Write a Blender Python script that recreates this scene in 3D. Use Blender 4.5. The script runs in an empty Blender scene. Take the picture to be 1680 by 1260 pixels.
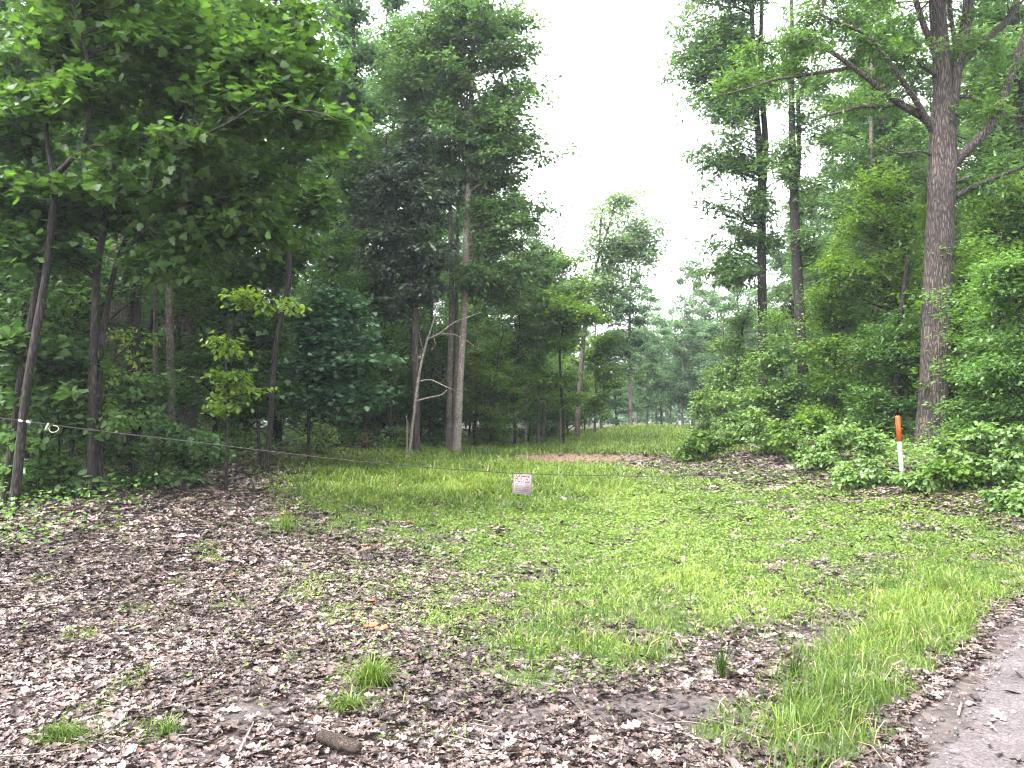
import bpy, math, random
import numpy as np
from mathutils import Vector
R = math.radians
scene = bpy.context.scene
# ------------------------------------------------------------------ camera
EYE, PITCH, F = 1.6, R(2.72), 1262.0
cam_d = bpy.data.cameras.new("camera"); cam_d.sensor_width = 36; cam_d.lens = 36*F/1680
cam_d.clip_start = 0.05; cam_d.clip_end = 3000
cam = bpy.data.objects.new("camera", cam_d); scene.collection.objects.link(cam)
cam.location = (0, 0, EYE); cam.rotation_euler = (R(90)+PITCH, 0, 0)
scene.camera = cam
# ------------------------------------------------------------------ sky, sun, exposure
SUN_EL, SUN_AZ = R(60), R(-125)          # azimuth from +Y towards +X
world = bpy.data.worlds.new("World"); scene.world = world; world.use_nodes = True
nt = world.node_tree; nt.nodes.clear()
wo = nt.nodes.new("ShaderNodeOutputWorld"); bg = nt.nodes.new("ShaderNodeBackground")
sky = nt.nodes.new("ShaderNodeTexSky"); sky.sky_type = 'NISHITA'; sky.sun_disc = False
sky.sun_elevation = SUN_EL; sky.sun_rotation = SUN_AZ; sky.dust_density = 4; sky.air_density = 1.0
hs = nt.nodes.new("ShaderNodeHueSaturation"); hs.inputs['Saturation'].default_value = 0.14
nt.links.new(sky.outputs[0], hs.inputs['Color']); nt.links.new(hs.outputs[0], bg.inputs[0]); nt.links.new(bg.outputs[0], wo.inputs[0])
bg.inputs[1].default_value = 0.15
sun_d = bpy.data.lights.new("sun", 'SUN'); sun_d.energy = 0.85; sun_d.angle = R(25); sun_d.color = (1, .96, .9)
sun = bpy.data.objects.new("sun", sun_d); scene.collection.objects.link(sun)
sdir = Vector((math.sin(SUN_AZ)*math.cos(SUN_EL), math.cos(SUN_AZ)*math.cos(SUN_EL), math.sin(SUN_EL)))
sun.rotation_euler = sdir.to_track_quat('Z', 'Y').to_euler()
scene.view_settings.view_transform = 'Standard'; scene.view_settings.look = 'None'
scene.view_settings.exposure = 3.3; scene.view_settings.gamma = 1
cy = scene.cycles
cy.max_bounces = 8; cy.diffuse_bounces = 4; cy.glossy_bounces = 2; cy.transmission_bounces = 6; cy.volume_bounces = 1
cy.use_denoising = True; cy.denoising_prefilter = 'ACCURATE'; cy.filter_width = 1.2; cy.use_adaptive_sampling = True; cy.adaptive_threshold = 0.01; cy.sample_clamp_indirect = 3
HAZE_DENSITY = 0.0005
# ------------------------------------------------------------------ projection helpers
CP, SP = math.cos(PITCH), math.sin(PITCH)
def at(u, v, Y):
    a = (u-840)/F; b = (630-v)/F
    dy = CP - b*SP; dz = SP + b*CP
    return np.array([a*Y/dy, Y, EYE + dz*Y/dy])
def project(P):
    P = np.asarray(P, float); d = P - np.array([0, 0, EYE])
    zf = d[..., 1]*CP + d[..., 2]*SP; up = -d[..., 1]*SP + d[..., 2]*CP
    zf = np.where(np.abs(zf) < 1e-3, 1e-3, zf)
    return 840 + F*d[..., 0]/zf, 630 - F*up/zf
def vnoise(x, y, s, seed=0):
    x = np.asarray(x, float)/s + seed*17.3; y = np.asarray(y, float)/s - seed*9.7
    xi = np.floor(x); yi = np.floor(y); fx = x-xi; fy = y-yi
    fx = fx*fx*(3-2*fx); fy = fy*fy*(3-2*fy)
    def hsh(a, b):
        t = np.sin(a*127.1 + b*311.7 + seed*74.7)*43758.5453
        return t - np.floor(t)
    return (hsh(xi, yi)*(1-fx) + hsh(xi+1, yi)*fx)*(1-fy) + (hsh(xi, yi+1)*(1-fx) + hsh(xi+1, yi+1)*fx)*fy
def ss(t):
    t = np.clip(t, 0, 1); return t*t*(3-2*t)
def road_x(y):
    y = np.asarray(y, float)
    return 1.82 + 0.862*(y-3.54) + 0.06*np.maximum(0, y-6)**2*np.where(y < 14, 1, 0) + np.where(y >= 14, 0.06*64 + .96*(y-14), 0)
def height(x, y):
    x = np.asarray(x, float); y = np.asarray(y, float)
    d = (road_x(y)-x)*0.75
    h = 0.55*ss((y-5)/21) + 0.35*ss((-x-1)/5)*ss((y-5)/6)*ss((60-y)/30) + 0.45*ss((x-4.5)/4)*ss((y-8.5)/3)*ss((80-y)/40)
    h = h + 0.009*np.clip(y-26, 0, 40)
    h = h + (vnoise(x, y, 1.7, 1)-.5)*0.07 + (vnoise(x, y, .55, 2)-.5)*0.035 + (vnoise(x, y, 6, 3)-.5)*0.12*ss((y-14)/10)
    h = h - 0.05*np.exp(-((d-.9)/.6)**2)
    k = ss(d/1.6)
    return h*k - 0.012*(1-k)
def gz(x, y): return float(height(x, y))
def ground(u, v):
    lo, hi = 2.0, 120.0
    for _ in range(50):
        m = (lo+hi)/2; p = at(u, v, m)
        if p[2] > gz(p[0], p[1]): lo = m
        else: hi = m
    p = at(u, v, lo); return np.array([p[0], p[1], gz(p[0], p[1])])
# ------------------------------------------------------------------ mesh helpers
def link(o): scene.collection.objects.link(o); return o
def mk(name, V, F_list, mats, parent=None, rnd=None, smooth=False, matidx=None):
    """V (n,3); F_list: list of int arrays (k, corners); rnd: float per face"""
    me = bpy.data.meshes.new(name); V = np.asarray(V, np.float32)
    Fs = [np.asarray(f, np.int32) for f in F_list if len(f)]
    me.vertices.add(len(V)); me.vertices.foreach_set("co", V.ravel())
    flat = np.concatenate([f.ravel() for f in Fs]); cnt = np.concatenate([np.full(len(f), f.shape[1], np.int32) for f in Fs])
    st = np.concatenate([[0], np.cumsum(cnt)[:-1]]).astype(np.int32)
    me.loops.add(len(flat)); me.loops.foreach_set("vertex_index", flat)
    me.polygons.add(len(cnt)); me.polygons.foreach_set("loop_start", st); me.polygons.foreach_set("loop_total", cnt)
    if smooth: me.polygons.foreach_set("use_smooth", np.ones(len(cnt), bool))
    if matidx is not None: me.polygons.foreach_set("material_index", np.asarray(matidx, np.int32))
    if rnd is not None:
        a = me.attributes.new("rnd", 'FLOAT', 'FACE'); a.data.foreach_set("value", np.asarray(rnd, np.float32))
    for m in (mats if isinstance(mats, (list, tuple)) else [mats]): me.materials.append(m)
    me.update(calc_edges=True)
    o = link(bpy.data.objects.new(name, me))
    if parent is not None: o.parent = parent
    return o
def tag(o, label=None, cat=None, group=None, kind=None):
    if label: o['label'] = label
    if cat: o['category'] = cat
    if group: o['group'] = group
    if kind: o['kind'] = kind
    return o
def empty(name, loc, label=None, cat=None, group=None):
    o = link(bpy.data.objects.new(name, None)); o.location = loc; o.empty_display_size = .2
    return tag(o, label, cat, group)
def nrm(a):
    return a/np.maximum(np.linalg.norm(a, axis=-1, keepdims=True), 1e-9)
def tubes(items, rough=0.0, rng=None, cap=True):
    """items: list of (pts (n,3), radii (n,), sides) -> V, [quads, tris]"""
    Vs, Q, T, off = [], [], [], 0
    for pts, rad, k in items:
        pts = np.asarray(pts, float); n = len(pts); rad = np.asarray(rad, float)
        tan = np.gradient(pts, axis=0); tan = nrm(tan)
        m = tan.mean(0); ref = np.array([1., 0, 0]) if abs(m[0]) < .75*np.linalg.norm(m) else np.array([0, 1., 0])
        a = nrm(np.cross(tan, ref)); b = np.cross(tan, a)
        th = np.arange(k)*2*np.pi/k
        rr = rad[:, None]*np.ones((n, k))
        if rough and rng is not None: rr = rr*(1+rng.normal(0, rough, (n, k)))
        P = pts[:, None] + rr[..., None]*(np.cos(th)[None, :, None]*a[:, None] + np.sin(th)[None, :, None]*b[:, None])
        Vs.append(P.reshape(-1, 3))
        i = np.arange(n-1)[:, None]*k; j = np.arange(k)[None]; j2 = (j+1) % k
        Q.append(np.stack([i+j, i+j2, i+k+j2, i+k+j], -1).reshape(-1, 4)+off)
        if cap:
            tip = len(pts)*k + off; Vs.append(pts[-1:]+tan[-1:]*rad[-1]*.5)
            j = np.arange(k); T.append(np.stack([off+(n-1)*k+j, off+(n-1)*k+(j+1) % k, np.full(k, tip)], -1)); off += n*k+1
        else: off += n*k
    return np.concatenate(Vs), [np.concatenate(Q)] + ([np.concatenate(T)] if T else [])
# ------------------------------------------------------------------ materials
def newmat(name):
    m = bpy.data.materials.new(name); m.use_nodes = True; n = m.node_tree.nodes; n.clear()
    return m, n, m.node_tree.links
def ramp(n, stops):
    r = n.new("ShaderNodeValToRGB"); e = r.color_ramp.elements
    while len(e) < len(stops): e.new(.5)
    for el, (p, c) in zip(e, stops): el.position = p; el.color = (*c, 1)
    return r
def leafmat(name, dark, light, trans=0.42, tcol=(1.35, 1.45, .55), rough=.42, spec=.35, mid=None, objvar=.25):
    m, n, l = newmat(name)
    at_ = n.new("ShaderNodeAttribute"); at_.attribute_name = "rnd"
    oi = n.new("ShaderNodeObjectInfo")
    ma = n.new("ShaderNodeMath"); ma.operation = 'MULTIPLY_ADD'; ma.inputs[1].default_value = objvar; ma.inputs[2].default_value = -objvar/2
    l.new(oi.outputs['Random'], ma.inputs[0])
    ad = n.new("ShaderNodeMath"); ad.operation = 'ADD'; ad.use_clamp = True
    l.new(at_.outputs['Fac'], ad.inputs[0]); l.new(ma.outputs[0], ad.inputs[1])
    midc = mid or tuple((a+b)/2*.95 for a, b in zip(dark, light))
    rp = ramp(n, [(0, dark), (.55, midc), (1, light)]); l.new(ad.outputs[0], rp.inputs[0])
    p = n.new("ShaderNodeBsdfPrincipled"); p.inputs['Roughness'].default_value = rough
    p.inputs['Specular IOR Level'].default_value = spec
    l.new(rp.outputs[0], p.inputs['Base Color'])
    mx = n.new("ShaderNodeMix"); mx.data_type = 'RGBA'; mx.blend_type = 'MULTIPLY'; mx.inputs[0].default_value = 1
    mx.inputs[7].default_value = (*tcol, 1); l.new(rp.outputs[0], mx.inputs[6])
    t = n.new("ShaderNodeBsdfTranslucent"); l.new(mx.outputs[2], t.inputs[0])
    ms = n.new("ShaderNodeMixShader"); ms.inputs[0].default_value = trans
    o = n.new("ShaderNodeOutputMaterial")
    l.new(p.outputs[0], ms.inputs[1]); l.new(t.outputs[0], ms.inputs[2]); l.new(ms.outputs[0], o.inputs[0])
    return m
def barkmat(name, dark, light, scale=14, stretch=.18, bump=.6, dist=.03, moss=None):
    m, n, l = newmat(name)
    tc = n.new("ShaderNodeTexCoord"); mp = n.new("ShaderNodeMapping"); mp.inputs['Scale'].default_value = (1, 1, stretch)
    l.new(tc.outputs['Object'], mp.inputs[0])
    no = n.new("ShaderNodeTexNoise"); no.inputs['Scale'].default_value = scale; no.inputs['Detail'].default_value = 6; no.inputs['Roughness'].default_value = .7
    vo = n.new("ShaderNodeTexVoronoi"); vo.feature = 'DISTANCE_TO_EDGE'; vo.inputs['Scale'].default_value = scale*1.6
    nd = n.new("ShaderNodeTexNoise"); nd.inputs['Scale'].default_value = scale*.7; nd.inputs['Detail'].default_value = 3
    va = n.new("ShaderNodeVectorMath"); va.operation = 'MULTIPLY_ADD'; va.inputs[1].default_value = (.12, .12, .12)
    l.new(mp.outputs[0], nd.inputs[0]); l.new(nd.outputs['Color'], va.inputs[0]); l.new(mp.outputs[0], va.inputs[2])
    l.new(mp.outputs[0], no.inputs[0]); l.new(va.outputs[0], vo.inputs[0])
    mu = n.new("ShaderNodeMath"); mu.operation = 'MULTIPLY'; mu.inputs[1].default_value = 3.0; mu.use_clamp = True; l.new(vo.outputs['Distance'], mu.inputs[0])
    mi = n.new("ShaderNodeMath"); mi.operation = 'MULTIPLY'; l.new(mu.outputs[0], mi.inputs[0]); l.new(no.outputs['Fac'], mi.inputs[1])
    rp = ramp(n, [(.05, dark), (.3, tuple((a+b)/2 for a, b in zip(dark, light))), (.62, light)]); l.new(mi.outputs[0], rp.inputs[0])
    big = n.new("ShaderNodeTexNoise"); big.inputs['Scale'].default_value = 1.3; big.inputs['Detail'].default_value = 4; l.new(tc.outputs['Object'], big.inputs[0])
    br = ramp(n, [(.35, (.62, .62, .64)), (.65, (1.15, 1.12, 1.08))]); l.new(big.outputs['Fac'], br.inputs[0])
    mx = n.new("ShaderNodeMix"); mx.data_type = 'RGBA'; mx.blend_type = 'MULTIPLY'; mx.inputs[0].default_value = 1
    l.new(rp.outputs[0], mx.inputs[6]); l.new(br.outputs[0], mx.inputs[7])
    p = n.new("ShaderNodeBsdfPrincipled"); p.inputs['Roughness'].default_value = .85; p.inputs['Specular IOR Level'].default_value = .2
    l.new(mx.outputs[2], p.inputs['Base Color'])
    bp = n.new("ShaderNodeBump"); bp.inputs['Strength'].default_value = bump; bp.inputs['Distance'].default_value = dist
    l.new(mi.outputs[0], bp.inputs['Height']); l.new(bp.outputs[0], p.inputs['Normal'])
    o = n.new("ShaderNodeOutputMaterial"); l.new(p.outputs[0], o.inputs[0]); return m
def plain(name, col, rough=.6, spec=.4, noise=None, nscale=30, bump=0, metal=0):
    m, n, l = newmat(name); p = n.new("ShaderNodeBsdfPrincipled"); p.inputs['Roughness'].default_value = rough
    p.inputs['Specular IOR Level'].default_value = spec; p.inputs['Metallic'].default_value = metal
    o = n.new("ShaderNodeOutputMaterial"); l.new(p.outputs[0], o.inputs[0])
    if noise:
        tc = n.new("ShaderNodeTexCoord"); no = n.new("ShaderNodeTexNoise"); no.inputs['Scale'].default_value = nscale; no.inputs['Detail'].default_value = 5
        l.new(tc.outputs['Object'], no.inputs[0]); rp = ramp(n, [(.35, noise), (.62, col)]); l.new(no.outputs['Fac'], rp.inputs[0]); l.new(rp.outputs[0], p.inputs['Base Color'])
        if bump:
            bp = n.new("ShaderNodeBump"); bp.inputs['Strength'].default_value = bump; bp.inputs['Distance'].default_value = .01
            l.new(no.outputs['Fac'], bp.inputs['Height']); l.new(bp.outputs[0], p.inputs['Normal'])
    else: p.inputs['Base Color'].default_value = (*col, 1)
    return m
def rndmat(name, stops, rough=.7, spec=.3, trans=0):
    m, n, l = newmat(name); a = n.new("ShaderNodeAttribute"); a.attribute_name = "rnd"
    rp = ramp(n, stops); l.new(a.outputs['Fac'], rp.inputs[0])
    p = n.new("ShaderNodeBsdfPrincipled"); p.inputs['Roughness'].default_value = rough; p.inputs['Specular IOR Level'].default_value = spec
    l.new(rp.outputs[0], p.inputs['Base Color']); o = n.new("ShaderNodeOutputMaterial"); l.new(p.outputs[0], o.inputs[0]); return m
L_MAPLE = leafmat("maple_leaf", (.022, .054, .014), (.078, .145, .033), .5, tcol=(1.25, 1.35, .6))
L_DARK = leafmat("dark_leaf", (.026, .062, .02), (.08, .145, .042), .45, tcol=(1.2, 1.35, .7))  # dark green leaf with random tone per leaf
L_SKYLIT = leafmat("skylit_teal_leaf", (.03, .075, .035), (.085, .16, .075), .35, tcol=(1.1, 1.35, .8), spec=.5)  # bluish sky light put into the leaf green
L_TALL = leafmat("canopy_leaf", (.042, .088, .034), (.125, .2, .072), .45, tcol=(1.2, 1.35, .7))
L_OAK = leafmat("oak_leaf", (.034, .08, .025), (.11, .2, .052), .45)
L_WARM = leafmat("yellow_green_leaf", (.035, .085, .014), (.13, .215, .035), .5)  # leaf of its own yellow green
L_LIME = leafmat("lime_leaf", (.085, .155, .022), (.18, .26, .045), .5, objvar=.05)
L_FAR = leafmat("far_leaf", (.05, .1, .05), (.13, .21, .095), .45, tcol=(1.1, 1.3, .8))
L_HAZED = leafmat("haze_paled_leaf", (.11, .17, .09), (.25, .33, .18), .58, tcol=(1.15, 1.3, .8))  # leaf colour paled to carry haze and bright sky on the lone tree
L_CEDAR = leafmat("cedar_needle", (.02, .036, .022), (.058, .088, .048), .3, tcol=(1.2, 1.2, .7))
L_BUSH = leafmat("bush_leaf", (.055, .115, .03), (.18, .28, .085), .42, spec=.45)
L_PALE = leafmat("pale_leaf", (.1, .17, .06), (.25, .33, .14), .45, objvar=.1)
M_GRASS = leafmat("grass_blade", (.028, .058, .011), (.235, .3, .07), .45, tcol=(1.2, 1.25, .6), mid=(.106, .168, .024))
B_OAK = barkmat("oak_bark", (.02, .016, .015), (.135, .108, .096), 17, .13, .9, .05)
B_DARK = barkmat("dark_bark", (.009, .0075, .007), (.048, .04, .036), 16, .2)
B_GREY = barkmat("grey_bark", (.05, .042, .038), (.21, .18, .16), 18, .3, .4)
B_PURP = barkmat("brown_bark", (.022, .017, .018), (.11, .085, .085), 16, .2)
B_PALE = barkmat("pale_bark", (.1, .085, .075), (.36, .31, .28), 20, .35, .3)
B_CEDAR = barkmat("cedar_bark", (.024, .019, .018), (.105, .085, .08), 22, .06)
# ------------------------------------------------------------------ ground
def blobsum(u, v, L):
    r = np.zeros_like(u)
    for (a, b, ru, rv, w) in L:
        r = r + w*np.exp(-(((u-a)/ru)**2 + ((v-b)/rv)**2))
    return r
SOIL = [(890, 752, 85, 10, 1.1), (985, 754, 70, 9, .9), (1060, 752, 40, 7, .5)]
LITTER_R = [(1180, 766, 110, 12, .8), (1310, 786, 70, 11, .7), (1090, 760, 70, 7, .5), (1590, 812, 110, 26, .9)]
MUD = [(430, 1170, 120, 45, .9), (900, 1170, 260, 42, .75), (1345, 1045, 65, 20, .8), (1130, 1165, 90, 30, .6), (350, 1240, 150, 40, .8), (1560, 1220, 60, 60, .6), (1230, 1200, 60, 40, .4)]
GRASS = [(700, 800, 200, 60, 1.3), (900, 825, 190, 62, 1.2), (640, 840, 110, 50, .6), (760, 960, 190, 110, .32), (620, 1140, 90, 40, .25), (820, 1100, 80, 40, .3), (1040, 720, 130, 16, 1.3), (860, 742, 260, 8, .8), (1110, 735, 120, 10, .6), (560, 775, 90, 22, .8),
         (980, 850, 180, 50, .55), (1180, 862, 270, 72, .8), (1480, 880, 210, 60, .85), (1150, 950, 200, 65, .85), (960, 1060, 140, 55, .8), (1060, 1000, 150, 50, .6), (890, 1110, 60, 30, .55),
         (1400, 1130, 105, 80, 1.0), (1300, 1215, 100, 55, .75), (1450, 1190, 80, 60, .9), (1545, 1100, 60, 50, .9), (1370, 1245, 90, 40, .8), (1640, 1010, 40, 40, .9), (1600, 1060, 40, 40, .8), (1500, 1170, 60, 50, .7), (880, 1130, 70, 36, .5), (1180, 1185, 60, 36, .7), (1500, 1040, 120, 70, 1.1), (1620, 960, 100, 55, 1.2), (1180, 1180, 45, 30, .6), (1350, 980, 160, 40, .5),
         (480, 860, 50, 20, .55), (340, 905, 40, 14, .22), (110, 1200, 50, 25, .25), (260, 1200, 40, 30, .2), (590, 1130, 60, 40, .35), (650, 1000, 120, 60, .12), (780, 950, 120, 80, .15), (450, 960, 100, 60, .06), (200, 1050, 200, 100, .05)]
def zones(x, y, z):
    u, v = project(np.stack([x, y, z], -1))
    n1 = vnoise(x, y, .5, 5); n2 = vnoise(x, y, 1.6, 6); n3 = vnoise(x, y, .18, 7)
    g = blobsum(u, v, GRASS) - blobsum(u, v, SOIL)*1.1 - blobsum(u, v, LITTER_R)*.9 - blobsum(u, v, MUD)*.7
    g = g*(.3 + .75*n1 + .5*n2)*(.45+1.1*ss((n3-.22)/.4)) - .1
    g = g + .55*ss((vnoise(x, y, .42, 15)-.70)/.16)*ss((n2-.25)/.3)
    wood = np.where(x < 0, ss((edgeL(y)-x)/1.5), ss((x-edgeR(y))/1.5))
    g = g - wood*1.0
    d = (road_x(y)-x)*.75
    g = g*ss((d-.06-.3*n1)/.3)
    return np.clip(g, 0, 1), u, v, n1, n2, wood, d
def edgeL(y): return np.interp(y, [0, 7, 8, 10, 13, 16, 18, 20, 24, 38, 50, 62, 78, 90], [-9, -7, -4.8, -4.7, -5.7, -6.0, -5.3, -4.6, -2.4, 3.2, 6.2, 8.5, 13, 15])
def edgeR(y): return np.interp(y, [0, 9, 11, 14, 18, 22, 26, 32, 45, 60, 78, 90], [40, 12, 8.6, 6.9, 7.2, 7.2, 7.4, 8.2, 11.5, 15, 21, 26])
def ground_material():
    m, n, l = newmat("forest_soil")
    a = n.new("ShaderNodeVertexColor"); a.layer_name = "zone"; sp = n.new("ShaderNodeSeparateColor"); l.new(a.outputs[0], sp.inputs[0])
    tc = n.new("ShaderNodeTexCoord")
    def noise(s, d=6, r=.65):
        q = n.new("ShaderNodeTexNoise"); q.inputs['Scale'].default_value = s; q.inputs['Detail'].default_value = d; q.inputs['Roughness'].default_value = r
        l.new(tc.outputs['Object'], q.inputs[0]); return q
    n1 = noise(9); n2 = noise(38, 4); vo = n.new("ShaderNodeTexVoronoi"); vo.inputs['Scale'].default_value = 17; l.new(tc.outputs['Object'], vo.inputs[0])
    rp = ramp(n, [(.3, (.01, .008, .007)), (.5, (.03, .022, .019)), (.7, (.065, .05, .044))]); l.new(n2.outputs['Fac'], rp.inputs[0])
    vr = ramp(n, [(0, (.02, .015, .013)), (.5, (.06, .045, .04)), (1, (.13, .1, .092))])
    sx = n.new("ShaderNodeSeparateColor"); l.new(vo.outputs['Color'], sx.inputs[0]); l.new(sx.outputs[0], vr.inputs[0])
    def mix(fac, c1, c2):
        q = n.new("ShaderNodeMix"); q.data_type = 'RGBA'
        if isinstance(fac, float): q.inputs[0].default_value = fac
        else: l.new(fac, q.inputs[0])
        for i, c in ((6, c1), (7, c2)):
            if isinstance(c, tuple): q.inputs[i].default_value = (*c, 1)
            else: l.new(c, q.inputs[i])
        return q.outputs[2]
    base = mix(.55, rp.outputs[0], vr.outputs[0])
    gr = ramp(n, [(.35, (.03, .045, .012)), (.65, (.075, .12, .022))]); l.new(n1.outputs['Fac'], gr.inputs[0])
    base = mix(sp.outputs[0], base, gr.outputs[0])
    so = ramp(n, [(.35, (.12, .066, .043)), (.65, (.2, .115, .08))]); l.new(n1.outputs['Fac'], so.inputs[0])
    base = mix(sp.outputs[1], base, so.outputs[0])
    mud = ramp(n, [(.35, (.03, .026, .026)), (.65, (.085, .07, .066))]); l.new(n1.outputs['Fac'], mud.inputs[0])
    base = mix(sp.outputs[2], base, mud.outputs[0])
    p = n.new("ShaderNodeBsdfPrincipled"); l.new(base, p.inputs['Base Color'])
    rr = n.new("ShaderNodeMapRange"); rr.inputs[3].default_value = .85; rr.inputs[4].default_value = .3; l.new(sp.outputs[2], rr.inputs[0]); l.new(rr.outputs[0], p.inputs['Roughness'])
    p.inputs['Specular IOR Level'].default_value = .3
    bp = n.new("ShaderNodeBump"); bp.inputs['Strength'].default_value = .7; bp.inputs['Distance'].default_value = .03; l.new(n2.outputs['Fac'], bp.inputs['Height']); l.new(bp.outputs[0], p.inputs['Normal'])
    o = n.new("ShaderNodeOutputMaterial"); l.new(p.outputs[0], o.inputs[0]); return m
NG = 420
tt = np.linspace(-1, 1, NG); gx = 3.0*np.sinh(tt*5.6)/np.sinh(5.6)*130 ; gx = np.sign(tt)*(np.abs(tt)*11 + 389*np.abs(tt)**7)
gy = 9 + np.sign(tt)*(np.abs(tt)*14 + 386*np.abs(tt)**7)
GX, GY = np.meshgrid(gx, gy); GZ = height(GX, GY)
V = np.stack([GX, GY, GZ], -1).reshape(-1, 3)
i = np.arange(NG-1)[:, None]*NG + np.arange(NG-1)[None]
gnd = mk("ground", V, [np.stack([i, i+1, i+NG+1, i+NG], -1).reshape(-1, 4)], ground_material(), smooth=True)
g, u_, v_, n1_, n2_, wood_, d_ = zones(V[:, 0], V[:, 1], V[:, 2])
front = V[:, 1] > 2.2
col = np.zeros((len(V), 4), np.float32); col[:, 3] = 1
col[:, 0] = np.where(front, np.clip(g*1.1, 0, .8), 0); col[:, 1] = np.where(front, np.clip(blobsum(u_, v_, SOIL)*.95*(.35+n1_), 0, .85), 0)
col[:, 2] = np.where(front, np.clip(blobsum(u_, v_, MUD)*(.3+1.1*n1_), 0, 1), 0)
ca = gnd.data.color_attributes.new("zone", 'FLOAT_COLOR', 'POINT'); ca.data.foreach_set("color", col.ravel())
tag(gnd, kind="structure")
# road
def road_mat():
    m, n, l = newmat("gravel_road"); tc = n.new("ShaderNodeTexCoord")
    def noise(s, d=5):
        q = n.new("ShaderNodeTexNoise"); q.inputs['Scale'].default_value = s; q.inputs['Detail'].default_value = d; q.inputs['Roughness'].default_value = .7; l.new(tc.outputs['Object'], q.inputs[0]); return q
    a = noise(60); b = noise(2.2); vo = n.new("ShaderNodeTexVoronoi"); vo.inputs['Scale'].default_value = 55; l.new(tc.outputs['Object'], vo.inputs[0])
    r1 = ramp(n, [(.3, (.034, .03, .031)), (.52, (.08, .071, .073)), (.75, (.145, .13, .132))]); l.new(a.outputs['Fac'], r1.inputs[0])
    r2 = ramp(n, [(.35, (.6, .57, .56)), (.65, (1.08, 1.03, 1.04))]); l.new(b.outputs['Fac'], r2.inputs[0])
    mx = n.new("ShaderNodeMix"); mx.data_type = 'RGBA'; mx.blend_type = 'MULTIPLY'; mx.inputs[0].default_value = 1; l.new(r1.outputs[0], mx.inputs[6]); l.new(r2.outputs[0], mx.inputs[7])
    p = n.new("ShaderNodeBsdfPrincipled"); p.inputs['Roughness'].default_value = .8; p.inputs['Specular IOR Level'].default_value = .25; l.new(mx.outputs[2], p.inputs['Base Color'])
    bp = n.new("ShaderNodeBump"); bp.inputs['Strength'].default_value = .6; bp.inputs['Distance'].default_value = .012; l.new(vo.outputs['Distance'], bp.inputs['Height']); l.new(bp.outputs[0], p.inputs['Normal'])
    o = n.new("ShaderNodeOutputMaterial"); l.new(p.outputs[0], o.inputs[0]); return m
ry = np.concatenate([np.arange(-25, 1, 1.), np.arange(1, 14, .06), np.arange(14, 40, 1.)]); nc = 9
rx = road_x(ry) + (vnoise(ry, ry*0, .35, 8)-.5)*.16 + (vnoise(ry, ry*0, .09, 9)-.5)*.07
W = np.concatenate([[0, .05, .15], np.linspace(.5, 4.2, nc-3)])
RX = rx[:, None] + W[None]*1.32; RY = ry[:, None]*np.ones(nc)[None]
RZ = np.maximum(.004, height(RX, RY)+.004) + np.clip(W, 0, .15)[None]*.06 + (vnoise(RX, RY, .5, 4)-.5)*.008
RZ[:, 0] = height(RX[:, 0], RY[:, 0])-.003
V = np.stack([RX, RY, RZ], -1).reshape(-1, 3); i = np.arange(len(ry)-1)[:, None]*nc + np.arange(nc-1)[None]
tag(mk("road", V, [np.stack([i, i+1, i+nc+1, i+nc], -1).reshape(-1, 4)], road_mat(), smooth=True), kind="structure")
# ------------------------------------------------------------------ ground stuff
rngs = np.random.default_rng(11)
def scatter(n, y0, y1, p, margin=1.5, rng=rngs):
    """points over the visible wedge, depth density ~ Y^-p per unit area"""
    t = rng.random(n); e = 2-p
    Y = (y0**e + t*(y1**e-y0**e))**(1/e) if abs(e) > 1e-3 else y0*(y1/y0)**t
    X = (rng.random(n)*2-1)*(Y*.70+margin); return X, Y
def leaves_mesh(tmpl, faces, C, D, N0, S, wid=1.0, curl=None):
    D = nrm(D); Wv = nrm(np.cross(N0, D)); N = np.cross(D, Wv)
    t = np.asarray(tmpl, float); m = len(t); S = np.asarray(S, float)
    wid = np.broadcast_to(np.asarray(wid, float), S.shape)
    z = t[None, :, 2]*np.ones((len(C), 1))
    if curl is not None: z = z + curl[:, None]*(t[None, :, 1]**2*3 + (t[None, :, 0]-.5)**2)
    P = C[:, None] + S[:, None, None]*(t[None, :, 0:1]*D[:, None] + (t[None, :, 1:2]*wid[:, None, None])*Wv[:, None] + z[..., None]*N[:, None])
    f = np.asarray(faces, int)
    Fa = (np.arange(len(C))[:, None, None]*m + f[None]).reshape(-1, f.shape[1])
    return P.reshape(-1, 3), Fa, len(f)
SIMPLE = [(0, 0, 0), (.42, .27, .07), (1, 0, -.04), (.42, -.27, .07)]; SIMPLE_F = [(0, 2, 1), (0, 3, 2)]
def fan(out, zc=-.05):
    t = [(.45, 0, zc)] + [(x, y, abs(y)*.15) for x, y in out]; k = len(out)
    return t, [(0, 1+j, 1+(j+1) % k) for j in range(k)]
_h = [(0, 0), (.12, .2), (.1, .46), (.32, .36), (.52, .56), (.58, .27), (.8, .24)]
MAPLE, MAPLE_F = fan(_h + [(1, 0)] + [(x, -y) for x, y in _h[:0:-1]])
_h = [(0, .015), (.2, .13), (.33, .06), (.48, .25), (.58, .1), (.75, .2)]
OAKL, OAKL_F = fan(_h + [(1, 0)] + [(x, -y) for x, y in _h[::-1]])
_h = [(.0, .0), (.15, .2), (.45, .32), (.8, .17)]
BROAD, BROAD_F = fan(_h + [(1, 0)] + [(x, -y) for x, y in _h[:0:-1]])
NEEDLE = [(0, 0, 0), (.5, .1, .0), (1, 0, -.05), (.5, -.1, .03)]
SHAPES = {'simple': (SIMPLE, SIMPLE_F), 'maple': (MAPLE, MAPLE_F), 'oak': (OAKL, OAKL_F), 'broad': (BROAD, BROAD_F), 'needle': (NEEDLE, SIMPLE_F)}
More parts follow.
